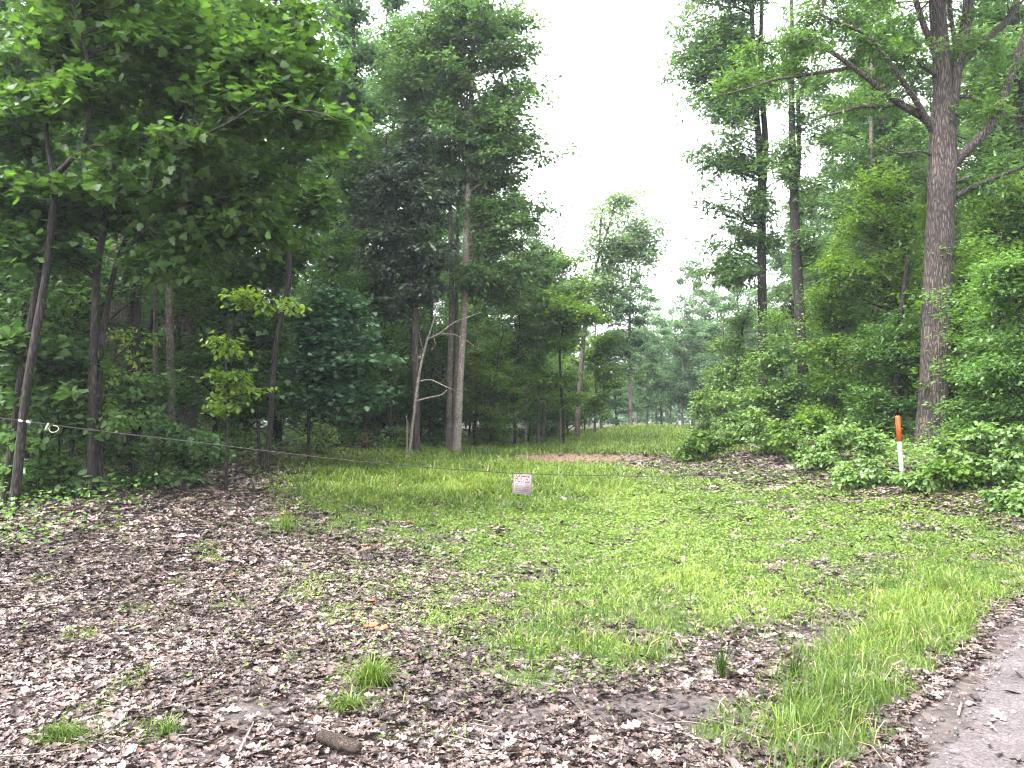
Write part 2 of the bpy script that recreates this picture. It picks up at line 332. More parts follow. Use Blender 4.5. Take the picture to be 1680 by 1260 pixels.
# leaf litter
X, Y = scatter(560000, 2.9, 24, 1.5)
Z = height(X, Y); g, u, v, n1, n2, wood, d = zones(X, Y, Z)
soil = blobsum(u, v, SOIL); mud = np.clip(blobsum(u, v, MUD), 0, 1)
keep = (rngs.random(len(X)) < np.clip(1.0 - 1.0*g - soil - mud*1.0*ss((n1+.5*(vnoise(X, Y, .2, 52)-.5)-.25)/.3) - blobsum(u, v, [(555, 1240, 45, 16, 1.2), (400, 1215, 30, 50, .5)]) + blobsum(u, v, LITTER_R)*.5, .07, 1)*(.5+.55*n2)) & ((d > .02+.2*n1) | (rngs.random(len(X)) < .02))
Z = np.where(d < 0, np.maximum(Z, .012), Z)
X, Y, Z, wood = X[keep], Y[keep], Z[keep], wood[keep]; n = len(X)
a = rngs.random(n)*2*np.pi; tilt = rngs.normal(0, .42, (n, 2))
D = np.stack([np.cos(a), np.sin(a), rngs.normal(0, .22, n)], -1); N0 = np.stack([tilt[:, 0], tilt[:, 1], np.ones(n)], -1)
S = np.where(rngs.random(n) < .5, rngs.uniform(.012, .035, n), np.where(rngs.random(n) < .12, rngs.uniform(.08, .125, n), rngs.uniform(.035, .08, n)))*np.clip(Y/7, 1, 1.9)
C = np.stack([X, Y, Z + rngs.random(n)*.022+.004], -1) - nrm(D)*S[:, None]*.5
V, Fa, k = leaves_mesh(OAKL, OAKL_F, C, D, N0, S, rngs.uniform(.7, 1.35, n), rngs.normal(.08, .28, n))
r = np.clip(rngs.beta(1.4, 1.6, n)*(.45+.6*vnoise(X, Y, .8, 21)+.4*vnoise(X, Y, .28, 22)), 0, .955)
r[rngs.random(n) < .0008] = 1.0
M_LITTER = rndmat("dead_leaf", [(0, (.008, .005, .0045)), (.3, (.035, .0225, .02)), (.6, (.092, .063, .054)), (.93, (.2, .15, .138)), (.985, (.25, .195, .182)), (1, (.25, .055, .02))], .45, .5)
tag(mk("leaf_litter", V, [Fa], M_LITTER, rnd=np.repeat(r, k)), kind="stuff")
# twigs in the litter
X, Y = scatter(1500, 3.2, 16, 1.2); Z = height(X, Y); g, u, v, n1, n2, wood, d = zones(X, Y, Z)
kp = (d > .1) & (g < .5); its = []
for x, y, z in zip(X[kp], Y[kp], Z[kp]):
    L = rngs.uniform(.08, .4); a = rngs.random()*6.28; b = a+rngs.normal(0, .4); p0 = np.array([x, y, z+.02]); p1 = p0+np.array([math.cos(a), math.sin(a), rngs.normal(0, .04)])*L*.5
    p2 = p1+np.array([math.cos(b), math.sin(b), rngs.normal(0, .1)])*L*.5; rr = rngs.uniform(.0018, .0045)
    its.append((np.array([p0, p1, p2]), np.array([rr, rr*.8, rr*.4]), 4))
V, Fl = tubes(its); nf = sum(len(f) for f in Fl)
tag(mk("twig_litter", V, Fl, rndmat("twig", [(0, (.03, .022, .018)), (1, (.2, .16, .13))]), rnd=rngs.random(nf)), kind="stuff")
# grass
def blades(X, Y, H, lean, width, r, rng):
    n = len(X); Z = height(X, Y)-.008; a = rng.random(n)*2*np.pi; fa = a + np.pi/2 + rng.normal(0, .5, n)
    ld = np.stack([np.cos(a), np.sin(a), np.zeros(n)], -1); wd = np.stack([np.cos(fa), np.sin(fa), np.zeros(n)], -1)*width[:, None]/2
    P0 = np.stack([X, Y, Z], -1); up = np.array([0, 0, 1.])
    m1 = P0 + up*(H*.5)[:, None] + ld*(H*lean*.25)[:, None]
    m2 = P0 + up*(H*(.92-.25*lean))[:, None] + ld*(H*lean*.7)[:, None]
    tp = P0 + up*(H*(1.05-.65*lean))[:, None] + ld*(H*lean*1.25)[:, None]
    Vv = np.stack([P0-wd*.8, P0+wd*.8, m1-wd, m1+wd, m2-wd*.7, m2+wd*.7, tp], 1).reshape(-1, 3)
    b = np.arange(n)[:, None]*7
    q = np.concatenate([b+np.array([[0, 1, 3, 2]]), b+np.array([[2, 3, 5, 4]])], 0); t = b+np.array([[4, 5, 6]])
    return Vv, [q, t], np.concatenate([r, r, r])
rg = np.random.default_rng(5)
X, Y = scatter(640000, 3.0, 52, 1.1, rng=rg); Z = height(X, Y); g, u, v, n1, n2, wood, d = zones(X, Y, Z)
kp = rg.random(len(X)) < np.clip(g*1.2, 0, 1)**1.15
X, Y, g, u, v, n1, n2 = [q[kp] for q in (X, Y, g, u, v, n1, n2)]; n = len(X)
tall = blobsum(u, v, [(690, 790, 230, 40, 1.0), (880, 790, 200, 30, .9), (1040, 718, 130, 18, 2.6), (1400, 1130, 120, 90, .9), (1320, 1215, 110, 60, .9), (1550, 1000, 140, 70, .8), (1000, 1050, 200, 50, .5), (860, 742, 260, 9, .9), (1120, 960, 160, 40, .35)])
H = (.05 + .15*np.clip(tall, 0, 2.4))*rg.uniform(.45, 1.35, n)*(.7+.6*n1); H = np.where(rg.random(n) < .03, H*1.6, H); n4 = vnoise(X, Y, .22, 41)
Wd = rg.uniform(.0045, .0115, n)*np.clip(Y/7, .75, 3.2)
rr = np.clip(.05 + .5*rg.random(n) + .35*(n2-.4) + .55*(n4-.3) - .1*(1-np.clip(tall, 0, 1)) - .16*ss((v-980)/90)*(u > 1100) , 0, 1)
V, Fl, rf = blades(X, Y, H, np.clip(rg.normal(.72, .3, n), .05, 1.25), Wd, rr, rg)
tag(mk("grass", V, Fl, M_GRASS, rnd=rf), kind="stuff")
dn = 14000; di = rg.integers(0, n, dn); Vd, Fd, rd = blades(X[di]+rg.normal(0, .06, dn), Y[di]+rg.normal(0, .06, dn), H[di]*.85, rg.uniform(.7, 1.3, dn), Wd[di]*.8, rg.random(dn), rg)
tag(mk("dry_grass", Vd, Fd, rndmat("straw", [(0, (.12, .085, .05)), (1, (.34, .27, .16))]), rnd=rd), kind="stuff")
# low weeds with small round leaves
X, Y = scatter(330000, 3.2, 30, 1.15, rng=rg); Z = height(X, Y); g, u, v, n1, n2, wood, d = zones(X, Y, Z)
lo = blobsum(u, v, [(1180, 860, 300, 75, 1.0), (1480, 885, 220, 60, 1.1), (1000, 880, 200, 60, .6), (1100, 960, 250, 60, .5), (800, 850, 300, 60, .35), (960, 1090, 120, 40, .5), (1400, 980, 200, 40, .5), (640, 1010, 200, 80, .1), (700, 1100, 170, 70, .2), (300, 1000, 300, 150, .05), (760, 980, 160, 90, .25)])
kp = (rg.random(len(X)) < np.clip(lo*(.1+1.5*n1)*(1-wood)*1.2, 0, 1)) & (d > .25)
X, Y, Z, n2 = X[kp], Y[kp], Z[kp], n2[kp]; n = len(X); a = rg.random(n)*6.28
D = np.stack([np.cos(a), np.sin(a), rg.normal(.05, .3, n)], -1); N0 = np.stack([rg.normal(0, .35, n), rg.normal(0, .35, n), np.ones(n)], -1)
V, Fa, k = leaves_mesh(SIMPLE, SIMPLE_F, np.stack([X, Y, Z+rg.beta(1.3, 2, n)*.085], -1), D, N0, rg.uniform(.018, .042, n)*np.clip(Y/8, .9, 2), 1.25)
tag(mk("ground_weeds", V, [Fa], leafmat("weed_leaf", (.055, .11, .02), (.2, .29, .06), .4), rnd=np.repeat(np.clip(rg.random(n)*.8+.4*(n2-.4), 0, 1), k)), kind="stuff")
# gravel along the road edge
X, Y = scatter(42000, 2.6, 12, 1.3, rng=rg); d = (road_x(Y)-X)*.75
pr = np.exp(-((d-.08)/.12)**2)*.9 + (d < 0)*.22
kp = rg.random(len(X)) < pr; X, Y, d = X[kp], Y[kp], d[kp]; n = len(X); S = rg.gamma(2, .0032, n)+.003
base = np.array([(1, 0, 0), (-1, 0, 0), (0, 1, 0), (0, -1, 0), (0, 0, .7), (0, 0, -.7)], float); of = np.array([(0, 2, 4), (2, 1, 4), (1, 3, 4), (3, 0, 4), (2, 0, 5), (1, 2, 5), (3, 1, 5), (0, 3, 5)])
a = rg.random(n)*6.28; ca_, sa_ = np.cos(a), np.sin(a)
P = base[None]*(1+rg.normal(0, .25, (n, 6, 1))) + rg.normal(0, .15, (n, 6, 3)); P = P*S[:, None, None]
P = np.stack([P[..., 0]*ca_[:, None]-P[..., 1]*sa_[:, None], P[..., 0]*sa_[:, None]+P[..., 1]*ca_[:, None], P[..., 2]], -1)
zz = np.where(d < 0, np.maximum(height(X, Y), .008), height(X, Y))
P = P + np.stack([X, Y, zz+S*.35], -1)[:, None]
tag(mk("gravel", P.reshape(-1, 3), [(np.arange(n)[:, None, None]*6+of[None]).reshape(-1, 3)], rndmat("stone", [(0, (.02, .018, .018)), (.5, (.09, .078, .078)), (1, (.26, .235, .23))]), rnd=np.repeat(rg.beta(1.2, 1.5, n), 8)), kind="stuff")
# ------------------------------------------------------------------ trees
def grow(rng, wood, blobs, nprim, nsec, nleaf, size, flat=.45, droop=.12, tilt=.4, seclen=.8, zlo=None, spread=.15, curve=.35):
    """wood: list of (pts, radii) already there. blobs: (centre, radii). Returns new wood and leaf arrays."""
    cp, cr = [], []
    for pts, rad in wood:
        pts = np.asarray(pts); t = np.linspace(0, len(pts)-1, len(pts)*6)
        cp.append(np.stack([np.interp(t, np.arange(len(pts)), pts[:, k]) for k in range(3)], -1)); cr.append(np.interp(t, np.arange(len(pts)), rad))
    cp = np.concatenate(cp); cr = np.concatenate(cr)
    zb = min(c[2]-r[2] for c, r in blobs)
    if zlo is None: zlo = zb-1.0
    ok = cp[:, 2] > min(zlo, cp[:, 2].max()-.3); cp, cr = cp[ok], cr[ok]
    wts = np.array([(r[0]*r[1]*r[2])**.6 for c, r in blobs]); wts /= wts.sum()
    out, sp0, sp1, tone = [], [], [], []
    for b in rng.choice(len(blobs), nprim, p=wts):
        c, r = blobs[b]; dv = nrm(rng.normal(size=3)); tgt = c + dv*r*rng.random()**.6*(1.3 if rng.random() < .14 else 1.05)
        hd = np.linalg.norm(cp[:, :2]-tgt[:2], axis=1)
        cost = np.linalg.norm(cp + np.stack([hd*0, hd*0, .4*hd], -1)-tgt, axis=1); j = int(np.argmin(cost))
        p0, r0 = cp[j], cr[j]; L = np.linalg.norm(tgt-p0)
        if L < .05: continue
        mid = (p0+tgt)/2 + np.array([0, 0, 1])*L*curve*.3 + rng.normal(0, .06*L, 3)
        t = np.linspace(0, 1, 6)[:, None]; pts = (1-t)**2*p0 + 2*t*(1-t)*mid + t*t*tgt; pts[1:-1] += rng.normal(0, .02*L, (4, 3))
        rb = min(.55*r0, .006+.011*L); rad = np.linspace(rb, .004, 6); out.append((pts, rad, 5 if rb > .02 else 4))
        tn = rng.normal(0, .13); big = min(1.0, .35+L*.25)
        for s in range(nsec):
            q = rng.uniform(.3, 1.0) if L > .8 else rng.uniform(.1, 1.0); k = q*5; i0 = min(int(k), 4); f = k-i0
            a = pts[i0]*(1-f)+pts[i0+1]*f; dirb = nrm(pts[min(i0+1, 5)]-pts[i0])
            dd = nrm(dirb*.7 + rng.normal(0, 1, 3)*np.array([1, 1, flat])); e = a + dd*seclen*rng.uniform(.45, 1.15)*big - np.array([0, 0, droop*rng.random()])
            sp0.append(a); sp1.append(e); tone.append(tn+rng.normal(0, .07))
            mm = (a+e)/2 + np.array([0, 0, .04]); out.append((np.array([a, mm, e]), np.array([.0055, .004, .0018]), 3))
    sp0, sp1, tone = np.array(sp0), np.array(sp1), np.array(tone); m = len(sp0)
    t = rng.uniform(.08, 1.05, (m, nleaf)); off = rng.normal(0, 1, (m, nleaf, 3))*spread*np.array([1, 1, .45])
    C = (sp0[:, None] + (sp1-sp0)[:, None]*t[..., None] + off).reshape(-1, 3)
    D = (nrm(sp1-sp0)[:, None]*.7 + rng.normal(0, .8, (m, nleaf, 3))*np.array([1, 1, .35]) - np.array([0, 0, .22])).reshape(-1, 3)
    N = np.array([0, 0, 1.]) + rng.normal(0, tilt, (m*nleaf, 3))
    S = size*rng.uniform(.6, 1.25, m*nleaf); rr = np.clip(.5+np.repeat(tone, nleaf)+rng.normal(0, .16, m*nleaf), 0, 1)
    return out, C, D, N, S, rr
def crown_mesh(name, C, D, N, S, rr, shape, mat, parent, wid=1.0):
    t, f = SHAPES[shape]; V, Fa, k = leaves_mesh(t, f, C, D, N, S, wid)
    return mk(name, V, [Fa], mat, parent, rnd=np.repeat(rr, k))
def smooth_path(P, R_, n, rng, wob=.012):
    P = np.asarray(P, float); d = np.concatenate([[0], np.cumsum(np.linalg.norm(np.diff(P, axis=0), axis=1))]); t = np.linspace(0, d[-1], n)
    Q = np.stack([np.interp(t, d, P[:, k]) for k in range(3)], -1); rr = np.interp(t, d, R_)
    for _ in range(2):
        Q[1:-1] = (Q[:-2]+2*Q[1:-1]+Q[2:])/4
    Q[1:-1, :2] += np.cumsum(rng.normal(0, wob, (n-2, 2)), 0)*.25*np.linspace(1, .3, n-2)[:, None]
    return Q, rr
def hero(name, label, cat, Y, trunks, blobs, lmat, bmat, shape='simple', size=.12, nprim=45, nsec=8, nleaf=14, limbs=(), group=None, seed=0, dz=1.0, limb_parts=False, wid=1.0, flare=.4, sides=14, **kw):
    """trunks: pixel paths [(u, v, width_px)...] at depth Y, the first from the ground; blobs (u, v, ru, rv[, dY])"""
    rng = np.random.default_rng(seed+100); sc = 1.0/F
    u0, _, w0 = trunks[0][0]; x0 = (u0-840)/F*Y*1.0; base = np.array([x0, Y, gz(x0, Y)])
    root = empty(name, base, label, cat, group); wood = []; tube_items = []
    for ti, path in enumerate(trunks):
        pts = [at(a, b, Y+ti*.22) for a, b, w in path]; rad = [w*.44*Y*sc for a, b, w in path]
        if path[0][1] is None or True:
            xg = pts[0][0]; pts[0] = np.array([xg, Y+ti*.22, gz(xg, Y+ti*.22)-.12])
        Q, rr = smooth_path(pts, rad, 34, rng); hgt = Q[:, 2]-Q[0, 2]
        rr = rr*(1+flare*np.exp(-hgt/(rr[0]*1.9+.02))); wood.append((Q, rr)); tube_items.append((Q-base, rr, sides))
    limb_objs = []
    for lp in limbs:
        dyv = lp[0] if not isinstance(lp[0], tuple) else 0; path = [p for p in lp if isinstance(p, tuple)]
        ln = len(path); pts = [at(a, b, Y+dyv*(k/max(1, ln-1))) for k, (a, b, w) in enumerate(path)]; rad = [w/2*Y*sc for a, b, w in path]
        Q, rr = smooth_path(pts, rad, 18, rng, .02); wood.append((Q, rr)); limb_objs.append((Q-base, rr, 9))
    bl = []
    for b in blobs:
        dY = b[4] if len(b) > 4 else 0; r = max(b[2], b[3])*(Y+dY)*sc
        bl.append((at(b[0], b[1], Y+dY), np.array([b[2]*(Y+dY)*sc, r*dz, b[3]*(Y+dY)*sc])))
    out, C, D, N, S, rr = grow(rng, wood, bl, int(nprim*1.4), nsec, int(nleaf*1.3), size, **kw)
    out = [(p-base, r, k) for p, r, k in out]
    V, Fl = tubes((tube_items if limb_parts else tube_items+limb_objs)+out, .025, rng); mk("trunk", V, Fl, bmat, root, smooth=True)
    if limb_parts:
        for it in limb_objs:
            V, Fl = tubes([it], .025, rng); mk("limb", V, Fl, bmat, root, smooth=True)
    crown_mesh("crown", C-base, D, N, S, rr, shape, lmat, root, wid)
    return root
#HEROES
# big oak on the right bank
OAK_LIMBS = [
 [0, (1548, 262, 27.2), (1562, 190, 21.6), (1568, 110, 19.2), (1586, 43, 17.6), (1592, -30, 16.0), (1600, -110, 11.2)],
 [-.4, (1545, 215, 17.6), (1515, 190, 13.6), (1473, 170, 11.2), (1430, 133, 8.8), (1400, 110, 8.0), (1353, 77, 6.4), (1333, 67, 5.6), (1287, 65, 4.0), (1243, 73, 2.4)],
 [-.8, (1530, 215, 12.0), (1513, 180, 10.4), (1490, 143, 8.8), (1453, 93, 6.4), (1425, 60, 4.0)],
 [-.9, (1473, 170, 7.2), (1447, 177, 6.4), (1417, 173, 5.6), (1367, 187, 4.0), (1337, 197, 2.4)],
 [-1.0, (1400, 110, 6.4), (1353, 118, 5.6), (1300, 127, 4.8), (1267, 130, 4.0), (1237, 143, 3.2), (1180, 157, 2.0)],
 [-.6, (1552, 135, 9.6), (1510, 103, 8.0), (1453, 73, 6.4), (1403, 47, 4.8), (1350, 27, 3.2)],
 [-.3, (1548, 130, 12.0), (1533, 83, 10.4), (1510, 27, 9.6), (1497, -20, 8.8), (1480, -80, 6.4)],
 [.3, (1570, 120, 8.8), (1567, 67, 8.0), (1560, 27, 7.2), (1556, -30, 6.4), (1545, -90, 4.0)],
 [.5, (1566, 125, 16.0), (1580, 100, 14.4), (1620, 63, 12.8), (1660, 30, 12.0), (1672, -10, 11.2), (1690, -80, 8.0)],
 [-.6, (1552, 285, 17.6), (1570, 262, 16.0), (1595, 238, 14.4), (1623, 213, 12.8), (1637, 185, 13.6), (1655, 140, 12.8), (1672, 85, 12.0), (1700, 10, 9.6)],
 [-.5, (1552, 332, 11.2), (1580, 315, 9.6), (1620, 297, 8.0), (1653, 283, 6.4), (1700, 265, 4.8)],
 [-.2, (1552, 305, 8.0), (1575, 296, 6.4), (1592, 289, 4.8)],
 [.4, (1552, 160, 9.6), (1585, 158, 8.0), (1610, 168, 8.0), (1628, 184, 7.2), (1650, 193, 6.4), (1695, 190, 4.0)],
 [-.7, (1532, 256, 4.8), (1510, 247, 4.0), (1473, 253, 3.2), (1430, 230, 1.6)],
]
hero("oak_tree", "huge rough barked oak with a thick trunk and forking limbs beside the marker post", "tree", 18,
     [[(1526, 750, 52), (1531, 640, 49), (1538, 480, 49), (1545, 330, 48), (1547, 250, 49), (1548, 160, 33), (1545, 90, 30), (1537, 0, 28), (1530, -90, 22), (1525, -200, 10)]],
     [(1340, 60, 95, 55), (1250, 95, 60, 40), (1440, 60, 60, 50), (1600, 60, 70, 50), (1650, 130, 50, 60), (1430, 170, 70, 28), (1350, 185, 50, 22), (1530, -60, 160, 60), (1400, -70, 120, 60), (1640, -40, 80, 70), (1640, 240, 50, 30), (1590, 165, 45, 35), (1480, 110, 50, 35), (1190, 140, 40, 25), (1620, 300, 50, 20), (1555, 190, 15, 30)],
     L_OAK, B_OAK, 'oak', .15, 120, 8, 12, OAK_LIMBS, seed=3, limb_parts=True, sides=30, flare=.2, flat=.5, zlo=7.2, seclen=.75, curve=.2, wid=.9)
# two straight dark trunks with ragged crowns
hero("oak_tree", "tall straight dark trunked tree with a ragged crown overhanging the gap of white sky", "tree", 26,
     [[(1252, 680, 19), (1250, 500, 17), (1249, 330, 16), (1252, 300, 15), (1240, 180, 11), (1235, 60, 9), (1230, -60, 6)]],
     [(1140, 60, 50, 55), (1195, 50, 75, 70), (1150, 165, 45, 50), (1225, 150, 70, 60), (1145, 245, 34, 28), (1205, 255, 60, 42), (1155, 325, 36, 26), (1235, 335, 45, 36), (1150, 395, 30, 22), (1185, 435, 40, 26), (1265, 400, 30, 30), (1200, -40, 110, 60), (1215, 390, 35, 20), (1140, 450, 24, 20), (1130, 110, 30, 30)],
     L_TALL, B_DARK, 'oak', .19, 120, 9, 14, [[.3, (1250, 330, 13), (1257, 240, 11), (1248, 120, 8), (1250, 0, 6)]], seed=5, flat=.6, zlo=6.5, curve=.1, spread=.16)
hero("oak_tree", "second dark trunked tree, leaning a little with a thin see-through crown, nearer the big oak", "tree", 24,
     [[(1322, 665, 21), (1312, 520, 19), (1305, 400, 18), (1302, 320, 15), (1298, 180, 11), (1300, 60, 8), (1296, -60, 5)]],
     [(1310, 60, 60, 50), (1330, 190, 45, 40), (1280, 250, 35, 40), (1320, 320, 34, 30), (1345, 130, 40, 36), (1340, 400, 40, 30), (1290, 150, 45, 50), (1360, 300, 24, 24)],
     L_TALL, B_DARK, 'oak', .16, 46, 8, 11, [[.4, (1304, 345, 10), (1312, 260, 8), (1310, 150, 6)]], seed=6, flat=.6, zlo=6, curve=.15, spread=.16)
# the tall pale tree at the left side of the clearing and its neighbours
hero("tulip_tree", "tallest pale barked tree leaning slightly right at the left grass edge", "tree", 24,
     [[(748, 735, 16), (754, 620, 13.5), (763, 480, 12.5), (767, 330, 11.5), (771, 200, 10), (776, 80, 8), (778, -30, 7), (780, -120, 5)]],
     [(780, 40, 105, 60), (845, 90, 45, 45), (720, 110, 70, 55), (820, 170, 75, 45), (860, 200, 42, 34), (740, 215, 70, 40), (830, 265, 66, 36), (700, 60, 50, 40), (870, 335, 40, 24), (820, 350, 60, 34), (770, -40, 100, 50), (845, 400, 60, 30), (700, 180, 60, 40), (922, 275, 18, 30), (890, 390, 26, 24), (745, 285, 40, 24), (790, 110, 90, 40), (870, 130, 30, 40), (850, 30, 40, 40), (880, 240, 24, 30), (870, 440, 40, 26), (800, 460, 50, 30), (800, 230, 70, 40), (640, 130, 40, 40)],
     L_TALL, B_PALE, 'simple', .17, 165, 10, 17, seed=8, flat=.4, zlo=5.8, curve=.25, seclen=.85)
hero("tulip_tree", "straight grey twin trunk just left of the tallest pale tree", "tree", 24.8,
     [[(735, 730, 11.5), (738, 600, 11), (741, 480, 10), (738, 300, 8), (735, 120, 6)], [(742, 725, 8), (748, 600, 7), (750, 450, 7), (752, 300, 5)]],
     [(690, 120, 60, 50), (660, 190, 50, 40), (720, 250, 60, 40), (800, 300, 60, 40), (820, 440, 60, 34), (850, 480, 40, 30), (640, 60, 40, 40), (560, 250, 50, 50)], L_TALL, B_GREY, 'simple', .17, 75, 9, 15, seed=9, zlo=6)
hero("cedar_tree", "dark brownish cedar with a peeling pale patch on its trunk and drooping dead lower branches", "tree", 22.5,
     [[(684, 725, 13), (682, 640, 13), (680, 540, 13.5), (682, 400, 11), (685, 300, 9), (688, 235, 3)]],
     [(680, 240, 45, 40), (650, 300, 60, 36), (720, 320, 60, 36), (640, 370, 60, 34), (715, 390, 66, 34), (630, 430, 50, 30), (720, 460, 50, 30), (660, 480, 50, 24), (690, 420, 70, 30)],
     L_CEDAR, B_CEDAR, 'needle', .17, 70, 9, 20, wid=2.2, seed=10, flat=.3, droop=.35, zlo=3.5, curve=-.05, tilt=.7, spread=.1, seclen=.7)
hero("cedar_tree", "smaller dark cedar with a slim black trunk left of the peeling cedar", "tree", 24,
     [[(640, 722, 11), (636, 600, 10), (634, 450, 9), (632, 300, 6), (634, 220, 4)]],
     [(632, 280, 36, 36), (620, 350, 46, 34), (640, 420, 50, 34), (610, 470, 44, 30), (650, 500, 40, 24)], L_CEDAR, B_DARK, 'needle', .17, 44, 9, 20, wid=2.2, seed=11, flat=.3, droop=.3, zlo=4, curve=-.05, tilt=.7, spread=.1)
hero("tulip_tree", "tall hazy crowned tree with a dark purplish trunk far left of the clearing", "tree", 26,
     [[(602, 722, 11), (598, 600, 10), (596, 440, 9.5), (592, 250, 8), (582, 100, 7), (576, -40, 6)]],
     [(568, 20, 56, 44), (590, 90, 56, 40), (560, 150, 50, 40), (610, 180, 50, 36), (590, 250, 56, 40), (545, 230, 36, 40), (560, 320, 50, 40), (610, 330, 40, 30), (570, -40, 70, 40)],
     L_FAR, B_PURP, 'simple', .17, 85, 9, 14, seed=12, zlo=6)
hero("leaning_tree", "dark bark tree trunk with a broken slanting top in the shade behind the maples", "tree", 15.5,
     [[(438, 705, 10), (446, 640, 10), (452, 560, 10), (474, 470, 11), (474, 400, 12), (466, 320, 11), (459, 262, 10), (450, 180, 8), (440, 100, 5)]],
     [(440, 180, 60, 50), (500, 230, 50, 40), (400, 260, 60, 40), (520, 330, 50, 40), (440, 340, 60, 36)], L_MAPLE, B_DARK, 'maple', .13, 40, 8, 11, [[0, (474, 400, 6), (500, 345, 5), (530, 300, 4), (556, 270, 2.5)]], seed=13, zlo=3.6)
# clearing end
hero("leaning_tree", "lone airy tree leaning right over the clearing with its round crown against the white sky", "tree", 38,
     [[(946, 722, 10), (952, 620, 9), (960, 530, 8), (970, 470, 7), (982, 420, 5), (1000, 370, 4), (1010, 330, 3)]],
     [(1012, 330, 40, 26), (1048, 365, 44, 34), (990, 365, 30, 30), (1060, 405, 32, 28), (1025, 400, 44, 34), (985, 420, 30, 26), (1072, 430, 20, 18), (1005, 455, 40, 26), (958, 405, 24, 28), (970, 470, 40, 30), (1030, 450, 40, 26)],
     L_HAZED, B_GREY, 'simple', .19, 78, 8, 13, [[.5, (974, 455, 5), (1000, 415, 4), (1040, 380, 2.5)], [-.5, (982, 420, 4), (985, 370, 3), (990, 335, 2)]], seed=14, zlo=6, curve=.05, spread=.35, seclen=1.0)
hero("slender_tree", "pale slender trunk standing alone at the middle of the clearing's far end", "tree", 52,
     [[(1034, 712, 7), (1034, 620, 6), (1033, 520, 5), (1036, 440, 3)]],
     [(1035, 470, 34, 30), (1010, 510, 34, 30), (1060, 520, 34, 30), (1040, 560, 40, 24), (1000, 560, 24, 30)], L_FAR, B_PALE, 'simple', .24, 40, 8, 13, seed=15, zlo=5)
for k, (u, y, w, lbl, top) in enumerate([(882, 31, 7, "left of a close pair of grey trunks at the grass edge", 430), (890, 31.6, 7, "right of a close pair of grey trunks at the grass edge", 410), (862, 30, 4.5, "thin grey pole of a tree left of the close pair of trunks", 470), (918, 33, 5, "slim pale trunk between the close pair and the leaning tree", 420)]):
    hero("slender_tree", lbl, "tree", y, [[(u, 725, w), (u+3, 640, w*.9), (u+2-k*2, 540, w*.75), (u+6, top, w*.4)]],
         [(u-10, top+10, 44, 34), (u+22, top+60, 40, 34), (u-24, top+90, 40, 30), (u+14, top+130, 44, 26)], (L_WARM if k == 3 else L_TALL), (B_PALE if k > 1 else B_GREY), 'simple', .16, 40, 8, 14, seed=20+k, zlo=4)
hero("maple_sapling", "light green sapling spreading over the grass edge in front of the slim pale trunk", "tree", 30,
     [[(925, 722, 5), (922, 650, 5), (918, 580, 4), (925, 520, 2.5)]], [(915, 500, 40, 30), (955, 520, 34, 20), (900, 560, 40, 22), (925, 615, 34, 18), (890, 620, 30, 14), (945, 655, 26, 14)], L_WARM, B_DARK, 'simple', .17, 36, 9, 14, seed=26, flat=.25, zlo=1.5)
hero("maple_sapling", "yellowish drooping branched sapling under the leaning tree at the clearing's end", "tree", 40,
     [[(975, 716, 5), (978, 640, 4), (975, 560, 3), (980, 510, 2)]], [(985, 500, 30, 30), (1000, 560, 40, 24), (965, 590, 36, 26), (1000, 620, 36, 22), (975, 660, 30, 22)], L_WARM, B_GREY, 'simple', .2, 36, 8, 14, seed=27, flat=.25, zlo=1.5)
# foreground maples on the left
hero("maple_tree", "near maple whose crooked stem forks low, its long arm reaching right under big leaves", "tree", 10.2,
     [[(22, 800, 17), (42, 640, 15), (62, 520, 14), (78, 425, 13), (90, 290, 12), (72, 235, 8), (78, 150, 6), (95, 60, 4)]],
     [(110, 60, 120, 60), (300, 60, 110, 55), (420, 90, 90, 60), (510, 150, 55, 55), (430, 190, 90, 40), (300, 250, 110, 40), (170, 160, 90, 50), (40, 130, 60, 60), (30, 290, 60, 45), (540, 205, 40, 26), (200, -40, 200, 60), (420, -20, 110, 50), (210, 320, 80, 36)],
     L_MAPLE, B_DARK, 'maple', .125, 84, 8, 13,
     [[-1.0, (90, 290, 10), (115, 265, 9), (140, 245, 8), (152, 170, 7), (146, 90, 5), (120, 10, 3)], [-1.1, (140, 245, 7), (180, 233, 6), (230, 228, 5.5), (320, 205, 4.5), (400, 195, 4), (440, 182, 3), (520, 178, 2.5), (560, 200, 1.5)],
      [-1.2, (280, 245, 4), (320, 228, 4), (380, 200, 3), (430, 165, 2)]], seed=31, flat=.3, zlo=3.2, curve=.12, spread=.13, seclen=.6)
hero("maple_tree", "near maple with twin straight dark stems and a branch angled up to the right", "tree", 11,
     [[(150, 790, 15), (153, 640, 15), (160, 430, 13), (182, 330, 10), (190, 240, 7), (200, 120, 5)], [(160, 780, 12), (166, 570, 11), (178, 500, 10), (191, 430, 9), (240, 320, 8), (280, 190, 6)]],
     [(270, 340, 100, 34), (120, 320, 100, 30), (370, 320, 90, 45), (60, 400, 70, 22), (450, 310, 50, 40), (350, 400, 80, 22), (290, 440, 60, 14), (430, 390, 60, 26), (300, 130, 80, 50), (360, 70, 60, 50), (500, 60, 60, 40)],
     L_MAPLE, B_DARK, 'maple', .125, 66, 8, 13,
     [[-1.0, (235, 345, 8), (290, 190, 7), (320, 143, 7), (356, 105, 6), (366, 40, 4)], [-1.0, (190, 430, 5), (240, 375, 4.5), (300, 343, 4), (370, 322, 3), (430, 320, 2)], [-1.1, (325, 138, 5), (400, 105, 4), (450, 75, 3), (490, 45, 2)]], seed=32, flat=.25, zlo=2.6, curve=.1, seclen=.6)
